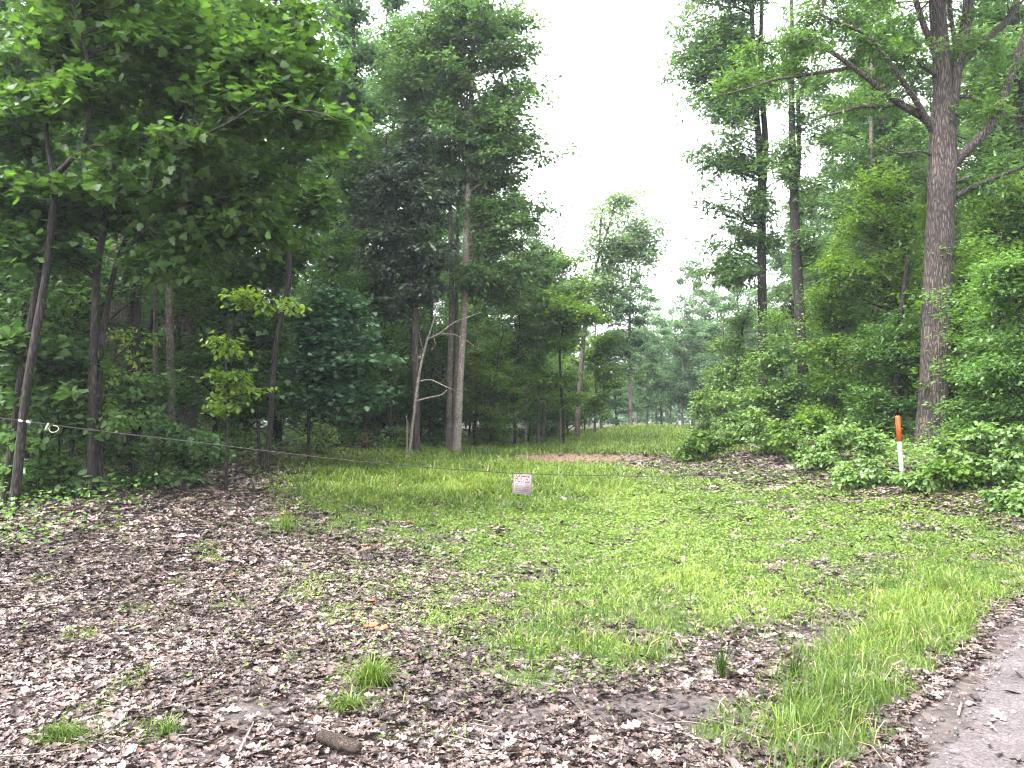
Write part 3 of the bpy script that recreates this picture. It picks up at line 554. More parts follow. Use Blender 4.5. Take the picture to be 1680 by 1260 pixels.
hero("maple_tree", "slim leaning maple at the far left leaning right across its neighbour's stem", "tree", 10.6,
     [[(8, 790, 12), (30, 640, 11), (50, 520, 10), (76, 400, 8), (60, 280, 6), (30, 160, 4)]],
     [(15, 400, 50, 26), (10, 330, 50, 50), (0, 220, 50, 50), (20, 560, 40, 14)], L_DARK, B_DARK, 'maple', .125, 36, 7, 10, seed=33, flat=.25, zlo=2)
hero("dark_tree", "thick black trunk in the shade right of the twin stemmed maple", "tree", 14,
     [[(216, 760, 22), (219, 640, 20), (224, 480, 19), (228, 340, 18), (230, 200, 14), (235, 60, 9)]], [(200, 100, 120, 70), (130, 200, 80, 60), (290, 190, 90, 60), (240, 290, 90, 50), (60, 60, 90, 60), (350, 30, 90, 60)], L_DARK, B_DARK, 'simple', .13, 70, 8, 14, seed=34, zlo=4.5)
hero("grey_tree", "thin grey trunk, paler than the black trunk it stands behind", "tree", 17,
     [[(256, 740, 9), (255, 600, 9), (255, 450, 8), (258, 300, 6), (258, 150, 4)]], [(260, 330, 70, 50), (300, 250, 60, 50), (220, 400, 60, 36)], L_DARK, B_GREY, 'simple', .13, 36, 8, 13, seed=35, zlo=4)
hero("grey_tree", "brownish grey trunk between the thin grey trunk and the dark broken topped one", "tree", 16,
     [[(283, 745, 15), (281, 640, 14), (278, 520, 13), (276, 400, 12), (282, 250, 8), (290, 120, 5)]], [(310, 300, 70, 50), (350, 220, 70, 60), (280, 180, 70, 50), (380, 380, 60, 40)], L_DARK, B_GREY, 'simple', .13, 44, 8, 13, seed=36, zlo=4)
hero("basswood_sapling", "sapling with bright lime green leaves on a spray in front of the dark wood", "tree", 12.5,
     [[(372, 735, 6), (376, 640, 5), (368, 560, 4), (400, 500, 3), (450, 480, 2)]], [(395, 476, 34, 10), (440, 484, 44, 13), (480, 502, 14, 9), (425, 500, 40, 10), (472, 514, 10, 6), (375, 560, 40, 26), (400, 620, 44, 26), (360, 660, 44, 24)], L_LIME, B_DARK, 'broad', .095, 26, 4, 7, seed=37, flat=.3, zlo=1.5, curve=.05, seclen=.35, tilt=.5, spread=.09)
hero("basswood_sapling", "small sapling with a yellow green leaf fan over the black trunk", "tree", 11.5,
     [[(170, 750, 5), (172, 660, 4), (185, 590, 3), (225, 555, 2)]], [(210, 545, 26, 8), (250, 548, 30, 8), (275, 558, 16, 5), (190, 610, 40, 20), (200, 680, 44, 24), (160, 650, 30, 18)], L_LIME, B_DARK, 'broad', .08, 20, 4, 6, seed=38, flat=.2, zlo=1, seclen=.3, spread=.08, tilt=.5)
hero("maple_sapling", "blue green layered maple in front of the dark wood, left of the cedars", "tree", 17,
     [[(508, 735, 7), (506, 640, 6), (512, 560, 5), (540, 490, 3)]], [(560, 482, 44, 16), (525, 510, 50, 18), (580, 500, 24, 14), (540, 545, 60, 18), (580, 590, 54, 14), (520, 600, 60, 16), (600, 640, 34, 12), (500, 650, 50, 16), (550, 560, 60, 14), (560, 650, 50, 14)], L_SKYLIT, B_DARK, 'maple', .13, 75, 8, 11, seed=39, flat=.14, zlo=1, curve=.1, tilt=.28, droop=.2)
hero("maple_sapling", "shaded green maple between the dark broken topped trunk and the blue green maple", "tree", 16.5,
     [[(430, 740, 6), (420, 650, 6), (412, 560, 5), (420, 460, 3)]], [(420, 440, 60, 26), (370, 500, 60, 26), (440, 540, 50, 24), (380, 590, 60, 26), (430, 640, 50, 20), (350, 650, 50, 22), (480, 420, 40, 26)], L_DARK, B_DARK, 'maple', .13, 70, 8, 11, seed=40, flat=.18, zlo=1)
# right side understory
RS = [("understory_maple", "yellow green maple filling the gap left of the big oak's trunk", 21, [[(1483, 745, 11), (1478, 640, 10), (1482, 520, 9), (1492, 400, 7), (1500, 320, 4)]],
       [(1430, 300, 60, 36), (1470, 360, 50, 34), (1400, 360, 50, 30), (1450, 430, 70, 30), (1390, 450, 50, 28), (1430, 500, 70, 26), (1480, 550, 50, 26), (1400, 570, 56, 24), (1450, 620, 70, 22), (1490, 480, 40, 30), (1380, 630, 40, 20)], L_WARM, B_DARK, .14, 110),
      ("understory_maple", "leafy maple with a thin crooked trunk close behind the marker post", 19.5, [[(1468, 750, 12), (1470, 640, 11), (1474, 560, 10), (1490, 420, 7)]],
       [(1440, 560, 60, 24), (1500, 590, 40, 24), (1430, 650, 50, 20), (1490, 660, 50, 18), (1500, 520, 30, 24), (1420, 690, 50, 16)], L_OAK, B_DARK, .13, 60),
      ("understory_maple", "dark trunked maple leaning right behind the big oak", 21, [[(1588, 755, 15), (1592, 640, 14), (1602, 540, 12), (1640, 440, 9), (1670, 380, 6)]],
       [(1610, 350, 60, 40), (1660, 420, 50, 40), (1600, 440, 50, 34), (1650, 500, 50, 30), (1590, 520, 46, 30), (1640, 320, 60, 30), (1680, 340, 40, 50)], L_WARM, B_DARK, .14, 90),
      ("layered_maple", "low dark green maple with flat layered sprays right of the big oak's foot", 14.5, [[(1640, 790, 9), (1632, 700, 8), (1625, 620, 6), (1640, 520, 4)]],
       [(1640, 560, 60, 14), (1600, 610, 50, 12), (1660, 620, 50, 14), (1610, 660, 56, 12), (1660, 680, 50, 14), (1620, 710, 60, 14), (1580, 690, 30, 10), (1660, 740, 46, 16), (1670, 500, 40, 20)], L_OAK, B_DARK, .11, 100),
      ("layered_maple", "spray leaved maple at the right margin arching above the layered one", 13, [[(1700, 800, 9), (1690, 680, 8), (1680, 560, 6), (1660, 450, 4)]],
       [(1650, 440, 40, 16), (1610, 470, 34, 10), (1670, 560, 30, 20), (1640, 600, 40, 10), (1680, 480, 30, 20), (1680, 640, 30, 20)], L_OAK, B_DARK, .1, 56),
      ("beech_sapling", "pale green leafy sapling in front of the straight dark trunk", 23, [[(1290, 720, 6), (1285, 640, 5), (1275, 560, 3)]],
       [(1270, 520, 30, 24), (1295, 570, 36, 22), (1255, 590, 40, 20), (1300, 630, 40, 20), (1230, 640, 40, 18), (1270, 670, 50, 16), (1340, 640, 34, 24)], L_BUSH, B_DARK, .13, 60),
      ("beech_sapling", "broad leafy sapling under the leaning dark trunked tree", 22, [[(1370, 730, 6), (1368, 640, 5), (1375, 520, 4), (1380, 430, 2.5)]],
       [(1370, 430, 36, 26), (1350, 490, 40, 26), (1390, 530, 44, 24), (1350, 570, 44, 24), (1380, 620, 50, 22), (1340, 670, 46, 18), (1400, 680, 50, 16)], L_WARM, B_DARK, .13, 80),
      ("beech_sapling", "sapling with small leaves screening the left side of the straight dark trunk", 27, [[(1200, 712, 6), (1205, 640, 5), (1215, 560, 3)]],
       [(1215, 510, 30, 24), (1195, 560, 30, 22), (1230, 580, 34, 24), (1190, 620, 40, 20), (1220, 660, 46, 16), (1180, 670, 34, 14)], L_BUSH, B_DARK, .14, 60),
      ("tall_maple", "leafy tall maple behind the big oak filling the sky between its limbs", 26, [[(1440, 740, 13), (1436, 560, 12), (1432, 380, 10), (1428, 220, 7), (1430, 80, 4)]],
       [(1430, 300, 50, 40), (1470, 240, 50, 36), (1390, 260, 20, 26), (1500, 330, 50, 40), (1450, 130, 60, 50), (1400, 380, 50, 36)], L_TALL, B_GREY, .15, 55),
      ("tall_maple", "tall leafy maple at the right edge behind the oak's long bent limb", 24, [[(1655, 760, 16), (1650, 560, 14), (1640, 360, 11), (1640, 180, 7), (1650, 60, 4)]],
       [(1620, 200, 60, 50), (1660, 130, 50, 60), (1590, 250, 40, 40), (1660, 280, 50, 40), (1600, 120, 40, 40), (1650, 380, 60, 40)], L_OAK, B_DARK, .15, 70)]
for k, (nm, lbl, y, tr, bl, lm, bm, sz, npm) in enumerate(RS):
    hero(nm, lbl, "tree", y, tr, bl, lm, bm, 'simple', sz*.88, int(npm*.75), 9, 16, seed=50+k, flat=.2, zlo=1.2 if y < 25 and nm != "tall_maple" else 5, curve=.12, tilt=.35, droop=.15)
#PROTOS
# ------------------------------------------------------------------ woods behind: prototypes copied as single trees
def proto(name, h, cb, rad, trunk_r, lmat, bmat, size, nprim, nsec, nleaf, seed, shape='simple', **kw):
    rng = np.random.default_rng(seed); root = empty(name, (0, 0, 0))
    n = 14; z = np.linspace(-.2, h*.96, n); P = np.stack([np.cumsum(rng.normal(0, .05, n)), np.cumsum(rng.normal(0, .05, n)), z], -1); P[0, :2] = 0
    rr = trunk_r*(1-.9*np.linspace(0, 1, n)**1.2); rr[0] *= 1.3; wood = [(P, rr)]; bl = []
    nb = int(6 + (h-cb)/rad*3)
    for i in range(nb):
        t = (i+.5)/nb; prof = math.sin(math.pi*min(1, .18+t*.86))**.7; a = i*2.4+rng.random(); ro = rad*prof*rng.uniform(.35, .75); s = rad*rng.uniform(.38, .6)*max(.45, prof)
        bl.append((np.array([math.cos(a)*ro, math.sin(a)*ro, cb+(h-cb)*t])+P[int(t*(n-1))]*np.array([1, 1, 0]), np.array([s, s, s*.62])))
    out, C, D, N, S, r2 = grow(rng, wood, bl, nprim, nsec, nleaf, size, **kw)
    V, Fl = tubes([(P, rr, 10)]+out); mk("trunk", V, Fl, bmat, root, smooth=True); crown_mesh("crown", C, D, N, S, r2, shape, lmat, root)
    return root
def copy_tree(o):
    c = o.copy(); link(c)
    for ch in o.children:
        d = ch.copy(); link(d); d.parent = c
    return c
TALL = [proto("forest_tree", 17, 6.5, 2.6, .17, L_TALL, B_DARK, .17, 100, 9, 22, 201), proto("forest_tree", 19, 7.5, 2.9, .2, L_DARK, B_GREY, .17, 105, 9, 22, 202),
        proto("forest_tree", 15, 5, 2.3, .13, L_TALL, B_PURP, .16, 95, 9, 22, 203), proto("forest_tree", 18, 8, 2.4, .15, L_FAR, B_DARK, .18, 95, 9, 21, 204)]
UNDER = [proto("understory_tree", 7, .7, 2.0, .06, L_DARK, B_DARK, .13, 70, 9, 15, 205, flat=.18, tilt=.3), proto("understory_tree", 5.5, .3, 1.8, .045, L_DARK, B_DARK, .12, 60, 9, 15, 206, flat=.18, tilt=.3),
         proto("understory_tree", 8.5, 1.2, 2.2, .07, L_OAK, B_DARK, .14, 75, 9, 15, 207, flat=.2, tilt=.3)]
UNDER_R = [proto("understory_tree", 7, 1.0, 1.9, .06, L_WARM, B_DARK, .13, 70, 9, 15, 208, flat=.18, tilt=.3), proto("understory_tree", 5.5, .6, 1.7, .045, L_OAK, B_DARK, .12, 60, 9, 15, 209, flat=.18, tilt=.3)]
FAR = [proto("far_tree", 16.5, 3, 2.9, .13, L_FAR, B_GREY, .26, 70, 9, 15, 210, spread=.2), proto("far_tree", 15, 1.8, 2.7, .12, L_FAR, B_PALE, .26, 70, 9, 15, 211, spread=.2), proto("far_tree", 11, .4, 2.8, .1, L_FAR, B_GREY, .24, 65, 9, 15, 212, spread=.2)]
used = set(); rb = np.random.default_rng(77); placed = []
def put(pr, x, y, s, label, group):
    o = pr if pr.name not in used else copy_tree(pr); used.add(pr.name)
    o.location = (x, y, gz(x, y)-.05); o.rotation_euler = (rb.normal(0, .025), rb.normal(0, .025), rb.random()*6.28); o.scale = (s*rb.uniform(.9, 1.15),)*2 + (s*rb.uniform(.92, 1.1),)
    tag(o, label, "tree", group); placed.append((x, y))
HEROPOS = [(o.location.x, o.location.y) for o in scene.objects if o.type == 'EMPTY' and 'label' in o]
def fill(n, y0, y1, side, protos, mind, label, group, inset=1.2, smin=.85, smax=1.15, hd=1.0, xlim=None):
    got = []; k = 0
    while len(got) < n and k < 6000:
        k += 1; y = rb.uniform(y0, y1); w = .69*y+2.5
        if side < 0: lo, hi = -w, float(edgeL(y))-inset
        elif side > 0: lo, hi = float(edgeR(y))+inset, w
        else: lo, hi = xlim
        if lo >= hi: continue
        x = rb.uniform(lo, hi)
        if side <= 0 and y < 12 and x > -9: continue
        if any((x-a)**2+(y-b)**2 < mind**2 for a, b in got) or any((x-a)**2+(y-b)**2 < hd**2 for a, b in HEROPOS): continue
        got.append((x, y)); put(protos[rb.integers(len(protos))], x, y, rb.uniform(smin, smax), label, group)
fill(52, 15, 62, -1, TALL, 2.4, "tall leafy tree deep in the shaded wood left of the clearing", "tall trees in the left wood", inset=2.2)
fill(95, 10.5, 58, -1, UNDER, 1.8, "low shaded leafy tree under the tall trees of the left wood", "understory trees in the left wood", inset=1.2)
for u, y, k_ in [(640, 27, 0), (700, 28, 1), (800, 27, 2), (838, 29, 0), (866, 35, 1), (778, 31, 2), (903, 38, 1), (955, 47, 2), (720, 30, 0), (560, 22, 1), (610, 25, 2), (820, 33, 1), (935, 42, 0)]:
    put((UNDER if u < 790 else UNDER_R)[k_ if u < 790 else k_ % 2], (u-840)/F*y, y, rb.uniform(.75, 1.0), *(('low shaded leafy tree under the tall trees of the left wood', 'understory trees in the left wood') if u < 790 else ('low fresh green tree at the grass edge near the slender trunks', 'low trees at the left grass edge')))
fill(30, 20, 60, 1, TALL, 2.8, "tall leafy tree deep in the brighter wood right of the clearing", "tall trees in the right wood", inset=5.0)
fill(50, 15, 56, 1, UNDER_R, 2.0, "low bright leafy tree under the tall trees of the right wood", "understory trees in the right wood", inset=3.0)
for u, y, sc_ in [(1085, 66, .86), (1120, 62, .9), (1150, 66, 1.0), (1190, 60, .95), (1215, 64, 1.05), (1240, 58, .9), (1100, 74, .95), (1135, 76, 1.05), (1170, 74, 1.05), (1060, 60, .72), (1010, 58, .72), (1205, 72, 1.1), (985, 52, .75), (1075, 82, 1.0), (1045, 78, .9)]:
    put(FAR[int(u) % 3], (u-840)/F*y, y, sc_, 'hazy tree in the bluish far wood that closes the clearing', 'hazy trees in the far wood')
fill(70, 72, 120, 0, FAR, 2.6, "hazy tree in the bluish far wood that closes the clearing", "hazy trees in the far wood", xlim=(-60, 75), hd=0)
fill(12, 46, 70, -1, FAR, 3.0, "faded tree in the middle distance left of the far wood", "faded trees left of the far wood", inset=1.0, smax=1.0, smin=.75)
fill(12, 48, 72, 1, FAR, 3.2, "faded tree in the middle distance right of the far wood", "faded trees right of the far wood", inset=2.5)
#SHRUBS
def shrub(name, label, u, v, w_px, h_px, lmat, size=.1, shape='simple', seed=0, n=26, Y=None, group=None, cat="shrub"):
    p = ground(u, v) if Y is None else np.array([(u-840)/F*Y, Y, gz((u-840)/F*Y, Y)]); rng = np.random.default_rng(seed+900); s = p[1]/F; w, h = w_px*s, h_px*s
    root = empty(name, p, label, cat, group); wood = []
    for k in range(6):
        a = rng.random()*6.28; e = np.array([math.cos(a)*w*.25, math.sin(a)*w*.25, h*rng.uniform(.6, .95)]); t = np.linspace(0, 1, 7)[:, None]
        wood.append((e*t+np.array([0, 0, -.05])*(1-t)+rng.normal(0, .01, (7, 3)), np.linspace(.008, .003, 7)))
    bl = []
    for k in range(10):
        a = rng.random()*6.28; q = rng.uniform(.1, 1.05); bl.append((np.array([math.cos(a)*w*.42*(1.1-q*.5), math.sin(a)*w*.42, h*q*.9]), np.array([w*.2, w*.2, h*.14])))
    out, C, D, N, S, rr = grow(rng, wood, bl, n, 5, 8, size, flat=.35, seclen=min(.5, w*.3), zlo=-.1, spread=.05, tilt=.4)
    V, Fl = tubes([(a, b, 5) for a, b in wood]+out); mk("stems", V, Fl, B_DARK, root).name = "stem"; crown_mesh("foliage", C, D, N, S, rr, shape, lmat, root, 1.2)
    return root
SH = [("pale shrub with upright whitish green leaves at the left end of the grass", 522, 745, 70, 62, L_PALE, .075), ("low leafy weed clump left of the pale upright shrub", 395, 742, 80, 40, L_BUSH, .08),
      ("small round shrub at the foot of the dead bare sapling", 650, 738, 50, 42, L_BUSH, .1), ("tangled dull shrub right of the tallest pale tree's foot", 800, 738, 80, 44, L_OAK, .1)]
for k, (lb, u, v, w, h, m_, sz) in enumerate(SH): shrub("shrub", lb, u, v, w, h, m_, sz, seed=k, shape='broad' if k < 2 else 'simple')
SHR = [(1150, 738, 70, 50), (1195, 728, 80, 70), (1250, 742, 90, 60), (1170, 712, 70, 90), (1310, 752, 90, 60), (1355, 768, 80, 56), (1290, 722, 80, 80), (1400, 782, 80, 60), (1380, 735, 90, 80), (1425, 800, 80, 40), (1430, 745, 90, 70), (1512, 808, 60, 26), (1560, 806, 70, 40), (1590, 790, 90, 70), (1640, 800, 90, 76), (1670, 835, 60, 40), (1340, 700, 90, 60)]
for k, (u, v, w, h) in enumerate(SHR):
    y = 21 - (v-735)*.115 if v > 735 else 24
    shrub("bush", "broad leaved light green bush in the thicket along the right bank", u, v, w*1.25, h*(1.0+.5*((k*7) % 5)/5), L_BUSH if k % 4 else L_WARM, .105, 'simple', seed=20+k, n=72, group="bushes along the right bank", cat="bush", Y=None if v > 745 else y)
NEARB = [("bush", "big leaved bush under the cable at the far left", 11, [[(60, 815, 6), (70, 720, 5), (60, 640, 3)], [(110, 810, 6), (120, 720, 5), (140, 640, 3)]], [(60, 650, 80, 14), (150, 640, 70, 12), (30, 700, 50, 26), (110, 710, 80, 26), (200, 690, 50, 22), (80, 760, 90, 22), (40, 790, 60, 16), (130, 790, 60, 14)], L_DARK, .115, 22, 'broad'),
 ("bush", "leafy bush with flat yellowish sprays behind the cable, right of the near maple stems", 12, [[(215, 800, 6), (225, 700, 5), (210, 620, 3)], [(255, 795, 5), (270, 720, 4), (300, 680, 3)]], [(200, 620, 60, 18), (260, 660, 60, 18), (180, 720, 60, 22), (290, 710, 50, 18), (330, 735, 34, 12), (240, 750, 60, 18), (215, 775, 60, 14), (280, 775, 40, 10)], L_DARK, .1, 22, 'broad'),
 ("maple_sapling", "shaded maple sapling with big drooping leaves between the near maple stems", 11.2, [[(100, 805, 5), (95, 660, 4), (110, 560, 3)]], [(110, 575, 60, 10), (60, 600, 60, 10), (20, 620, 40, 12), (250, 590, 40, 10)], L_DARK, .13, 16, 'maple')]
for k, (nm, lb, y, tr, bl_, lm, sz, npm, shp) in enumerate(NEARB):
    hero(nm, lb, "bush" if nm == "bush" else "tree", y, tr, bl_, lm, B_DARK, shp, sz, npm, 6, 9, seed=300+k, flat=.2, zlo=.3, seclen=.45, tilt=.45, droop=.15, spread=.09)
shrub("bush", "shaded bush below the lime green sapling", 330, 760, 110, 90, L_DARK, .1, 'broad', seed=62, n=40, cat="bush", Y=13)
# ground cover along the wood edges
X, Y = scatter(260000, 7, 50, 1.3, rng=rg); Z = height(X, Y)
eL, eR = edgeL(Y), edgeR(Y)
pr = np.where(X < 0, .55*ss((eL+.2-X)/.8)*(.25+.9*vnoise(X, Y, 1.1, 30)), .75*ss((X-eR+.6)/.8)*(.35+.9*vnoise(X, Y, .9, 31))); pr = pr*np.where((X < 3) & (Y > 20), .7, 1)
kp = rg.random(len(X)) < pr; X, Y, Z = X[kp], Y[kp], Z[kp]; n = len(X); a = rg.random(n)*6.28
D = np.stack([np.cos(a), np.sin(a), rg.normal(-.1, .3, n)], -1); N0 = np.stack([rg.normal(0, .4, n), rg.normal(0, .4, n), np.ones(n)], -1)
hh = np.where(X < 0, .3, .5)*rg.random(n)**1.3*(.4+1.2*vnoise(X, Y, .7, 33))
V, Fa, k = leaves_mesh(SIMPLE, SIMPLE_F, np.stack([X, Y, Z+hh], -1), D, N0, rg.uniform(.05, .11, n)*np.clip(Y/14, .8, 2), 1.2)
tag(mk("undergrowth", V, [Fa], L_BUSH, rnd=np.repeat(np.clip(rg.normal(.45, .2, n)-.15*(X < 0), 0, 1), k)), kind="stuff")
# far wood that reads as one mass behind the hazy trees
n = 60000; X = rg.uniform(-110, 130, n); Y = rg.uniform(112, 135, n) + 10*(vnoise(X, X*0, 14, 3)-.5); top = 4+9*vnoise(X, X*0, 5, 8)
a = rg.random(n)*6.28; D = np.stack([np.cos(a), np.sin(a), rg.normal(-.1, .3, n)], -1); N0 = rg.normal(0, .6, (n, 3))+np.array([0, 0, 1])
V, Fa, k = leaves_mesh(SIMPLE, SIMPLE_F, np.stack([X, Y, height(X, Y)+top*rg.random(n)**.8], -1), D, N0, rg.uniform(.5, 1.0, n), 1.2)
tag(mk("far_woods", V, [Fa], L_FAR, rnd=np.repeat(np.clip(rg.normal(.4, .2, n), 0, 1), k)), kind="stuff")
#OBJECTS
# ------------------------------------------------------------------ cable, sign, post, deadwood
CAB = [(-160, 664, 7.2), (0, 686, 7.6), (150, 706, 8.3), (300, 723, 9), (450, 741.5, 9.7), (560, 754.5, 10.3), (700, 767, 11), (843, 776.5, 11.8), (874, 777.6, 11.95), (960, 780, 12.4), (1080, 781.5, 13.2), (1200, 779, 14), (1330, 774, 15), (1470, 764, 16.2)]
cp = np.array([at(*c) for c in CAB]); t = np.linspace(0, len(cp)-1, 90); Q = np.stack([np.interp(t, np.arange(len(cp)), cp[:, k]) for k in range(3)], -1)
for _ in range(6): Q[1:-1] = (Q[:-2]+2*Q[1:-1]+Q[2:])/4
V, Fl = tubes([(Q, np.full(len(Q), .006), 6)])
tag(mk("cable", V, Fl, plain("steel_cable", (.035, .032, .03), .6, .4, (.02, .018, .017), 40), smooth=True), "thin dark steel cable sagging across the entrance of the clearing", "cable")
# white ties on the cable
for k, (u, v, lb) in enumerate([(33, 690, "small white knot tied on the cable nearest its left end"), (46, 692, "small white knot tied on the cable right beside another, before the looped tie")]):
    p = at(u, v, 7.62+k*.07); rng = np.random.default_rng(k); th = np.linspace(0, 4*np.pi, 26)
    Qk = p + np.stack([np.linspace(-.014, .014, 26), np.cos(th)*.011, np.sin(th)*.011], -1)
    V, Fl = tubes([(Qk, np.full(26, .0045), 6)]); o = mk("cable_tie", V-p, Fl, plain("white_plastic", (.55, .55, .52), .4), smooth=True); o.location = p; tag(o, lb, "tie", "white ties on the cable")
p = at(78, 698, 7.85); th = np.linspace(-.4, 5.2, 30)
lp = p + np.stack([.06+.05*np.cos(th+2.6), .01*np.sin(th*2), -.035+.035*np.sin(th+2.6)], -1)
bowp = p + np.stack([np.linspace(-.02, .01, 8), np.zeros(8), np.linspace(-.04, .02, 8)], -1)
V, Fl = tubes([(lp, np.linspace(.003, .004, 30), 5), (bowp, np.full(8, .009), 6)]); o = mk("cable_tie", V-p, Fl, plain("white_cord", (.3, .28, .22), .5), smooth=True); o.location = p
tag(o, "white cord tie with a hanging loop on the cable", "tie", "white ties on the cable")
# POSTED sign
SY = 11.86; sw, sh = .285, .30; tl = at(858.5, 777.2, SY)
sign = empty("posted_sign", tl, "small white sign with red POSTED lettering hanging from the cable", "sign"); sign.rotation_euler = (R(-4), R(5), R(-3))
def box(name, c, s, mat, parent, bev=0):
    v = np.array([(x, y, z) for x in (-1, 1) for y in (-1, 1) for z in (-1, 1)], float)*np.array(s)/2 + np.array(c)
    o = mk(name, v, [np.array([(0, 1, 3, 2), (4, 6, 7, 5), (0, 4, 5, 1), (2, 3, 7, 6), (0, 2, 6, 4), (1, 5, 7, 3)])], mat, parent)
    if bev:
        md = o.modifiers.new("b", 'BEVEL'); md.width = bev; md.segments = 2
    return o
box("backing", (0, .004, -sh/2-.006), (sw, .003, sh+.012), plain("sign_border", (.12, .115, .115), .5, .4, (.09, .088, .09), 20), sign, .001)
box("panel", (0, .0005, -sh/2-.008), (sw*.87, .003, sh*.87), plain("sign_white", (.3, .27, .275), .5, .35, (.26, .23, .235), 25), sign)
RED = plain("sign_red", (.13, .001, .004), .45); DRED = plain("sign_print", (.06, .012, .02), .5)
def text(name, body, z, wid, hgt, mat, fat=0.0):
    cu = bpy.data.curves.new(name, 'FONT'); cu.body = body; cu.align_x = 'CENTER'; cu.align_y = 'CENTER'; cu.size = 1; cu.offset = fat; cu.extrude = .01
    o = link(bpy.data.objects.new(name, cu)); bpy.context.view_layer.update()
    me = bpy.data.meshes.new_from_object(o.evaluated_get(bpy.context.evaluated_depsgraph_get())); bpy.data.objects.remove(o)
    n = len(me.vertices); co = np.zeros(n*3, np.float32); me.vertices.foreach_get("co", co); co = co.reshape(-1, 3)
    mn, mxx = co.min(0), co.max(0); q = (co-(mn+mxx)/2)/np.maximum(mxx-mn, 1e-6)
    out = np.stack([q[:, 0]*wid, -q[:, 2]*.0012-.0017, q[:, 1]*hgt+z], -1).astype(np.float32); me.vertices.foreach_set("co", out.ravel()); me.materials.clear(); me.materials.append(mat); me.update()
    ob = link(bpy.data.objects.new(name, me)); ob.parent = sign; return ob
text("headline", "POSTED", -.083, sw*.81, .11, RED, .025)
text("text_line", "PRIVATE PROPERTY", -.152, sw*.72, .015, DRED, .02)
text("text_line", "HUNTING, FISHING, TRAPPING OR", -.182, sw*.76, .017, DRED, .01); text("text_line", "TRESPASSING FOR ANY PURPOSE", -.207, sw*.76, .017, DRED, .01)
text("text_line", "IS STRICTLY FORBIDDEN", -.231, sw*.72, .016, DRED, .01); text("text_line", "VIOLATORS WILL BE PROSECUTED", -.256, sw*.72, .017, DRED, .01)
for x in (-sw*.44, sw*.44):
    th = np.linspace(0, 2*np.pi, 12); V, Fl = tubes([(np.stack([np.full(12, x)+.004*np.sin(th), .014*np.cos(th), .008+.018*np.sin(th)], -1), np.full(12, .0025), 5)], cap=False); mk("hanging_tie", V, Fl, plain("tie_black", (.02, .02, .02), .5), sign)
# marker post
mp_top = at(1472.5, 682, 14); mp_bot = at(1480.5, 790, 14); mp_bot[2] = gz(mp_bot[0], mp_bot[1])
ax = mp_top-mp_bot; L = np.linalg.norm(ax); post = empty("marker_post", mp_bot, "white marker post with an orange top leaning in the bushes left of the big oak", "post")
post.rotation_euler = Vector(ax).to_track_quat('Z', 'Y').to_euler()
def lathe(name, prof, mat, parent, k=20):
    pr = np.array(prof, float); th = np.arange(k)*2*np.pi/k; n = len(pr)
    V = np.stack([pr[:, 0:1]*np.cos(th), pr[:, 0:1]*np.sin(th), pr[:, 1:2]*np.ones(k)], -1).reshape(-1, 3); i = np.arange(n-1)[:, None]*k; j = np.arange(k)[None]
    return mk(name, V, [np.stack([i+j, i+(j+1) % k, i+k+(j+1) % k, i+k+j], -1).reshape(-1, 4)], mat, parent, smooth=True)
lathe("post_body", [(.04, -.15), (.04, L*.62)], plain("post_white", (.38, .38, .38), .5, .4, (.27, .26, .25), 9), post)
lathe("orange_sleeve", [(.0405, L*.6), (.045, L*.6), (.045, L-.035), (.042, L-.014), (.03, L-.002), (.0005, L)], plain("post_orange", (.5, .085, .012), .5, .4, (.36, .055, .009), 6), post)
b = box("sleeve_clip", (.05, -.012, L*.82), (.02, .03, .16), plain("clip_red", (.5, .06, .015), .5), post, .004)
# dead bare sapling
DS = [[(670, 735, 4), (678, 690, 5), (684, 640, 5), (690, 600, 4), (700, 560, 3.5), (712, 528, 2.5), (722, 490, 1.5)], [(684, 658, 3), (700, 653, 2.5), (726, 648, 2), (733, 640, 1.5)], [(690, 625, 2.6), (706, 622, 2.2), (735, 636, 1.6), (750, 642, 1)], [(702, 556, 2.4), (722, 548, 2), (742, 530, 1.6), (758, 524, 1.2), (790, 512, .8)], [(714, 548, 1.6), (745, 548, 1.4), (760, 556, 1.1), (790, 575, .7)], [(696, 580, 1.6), (690, 560, 1.2), (688, 545, .8)], [(710, 548, 1.4), (714, 565, 1), (708, 575, .7)], [(667, 735, 3), (668, 705, 2), (667, 682, 1.4)]]
p0 = at(670, 735, 21); p0[2] = gz(p0[0], p0[1]); its = []; rng = np.random.default_rng(4)
for path in DS:
    P = [at(a, b, 21) for a, b, w in path]; P = np.array(P)
    if path[0][1] == 735: P[0, 2] = gz(P[0, 0], P[0, 1])-.05
    Qd, rr = smooth_path(P, [w/2*21/F for a, b, w in path], 16, rng, .01); its.append((Qd-p0, rr, 6))
V, Fl = tubes(its); o = mk("dead_sapling", V, Fl, B_PALE, smooth=True); o.location = p0; tag(o, "bare dead pale sapling with crooked twigs in front of the cedars", "dead tree")
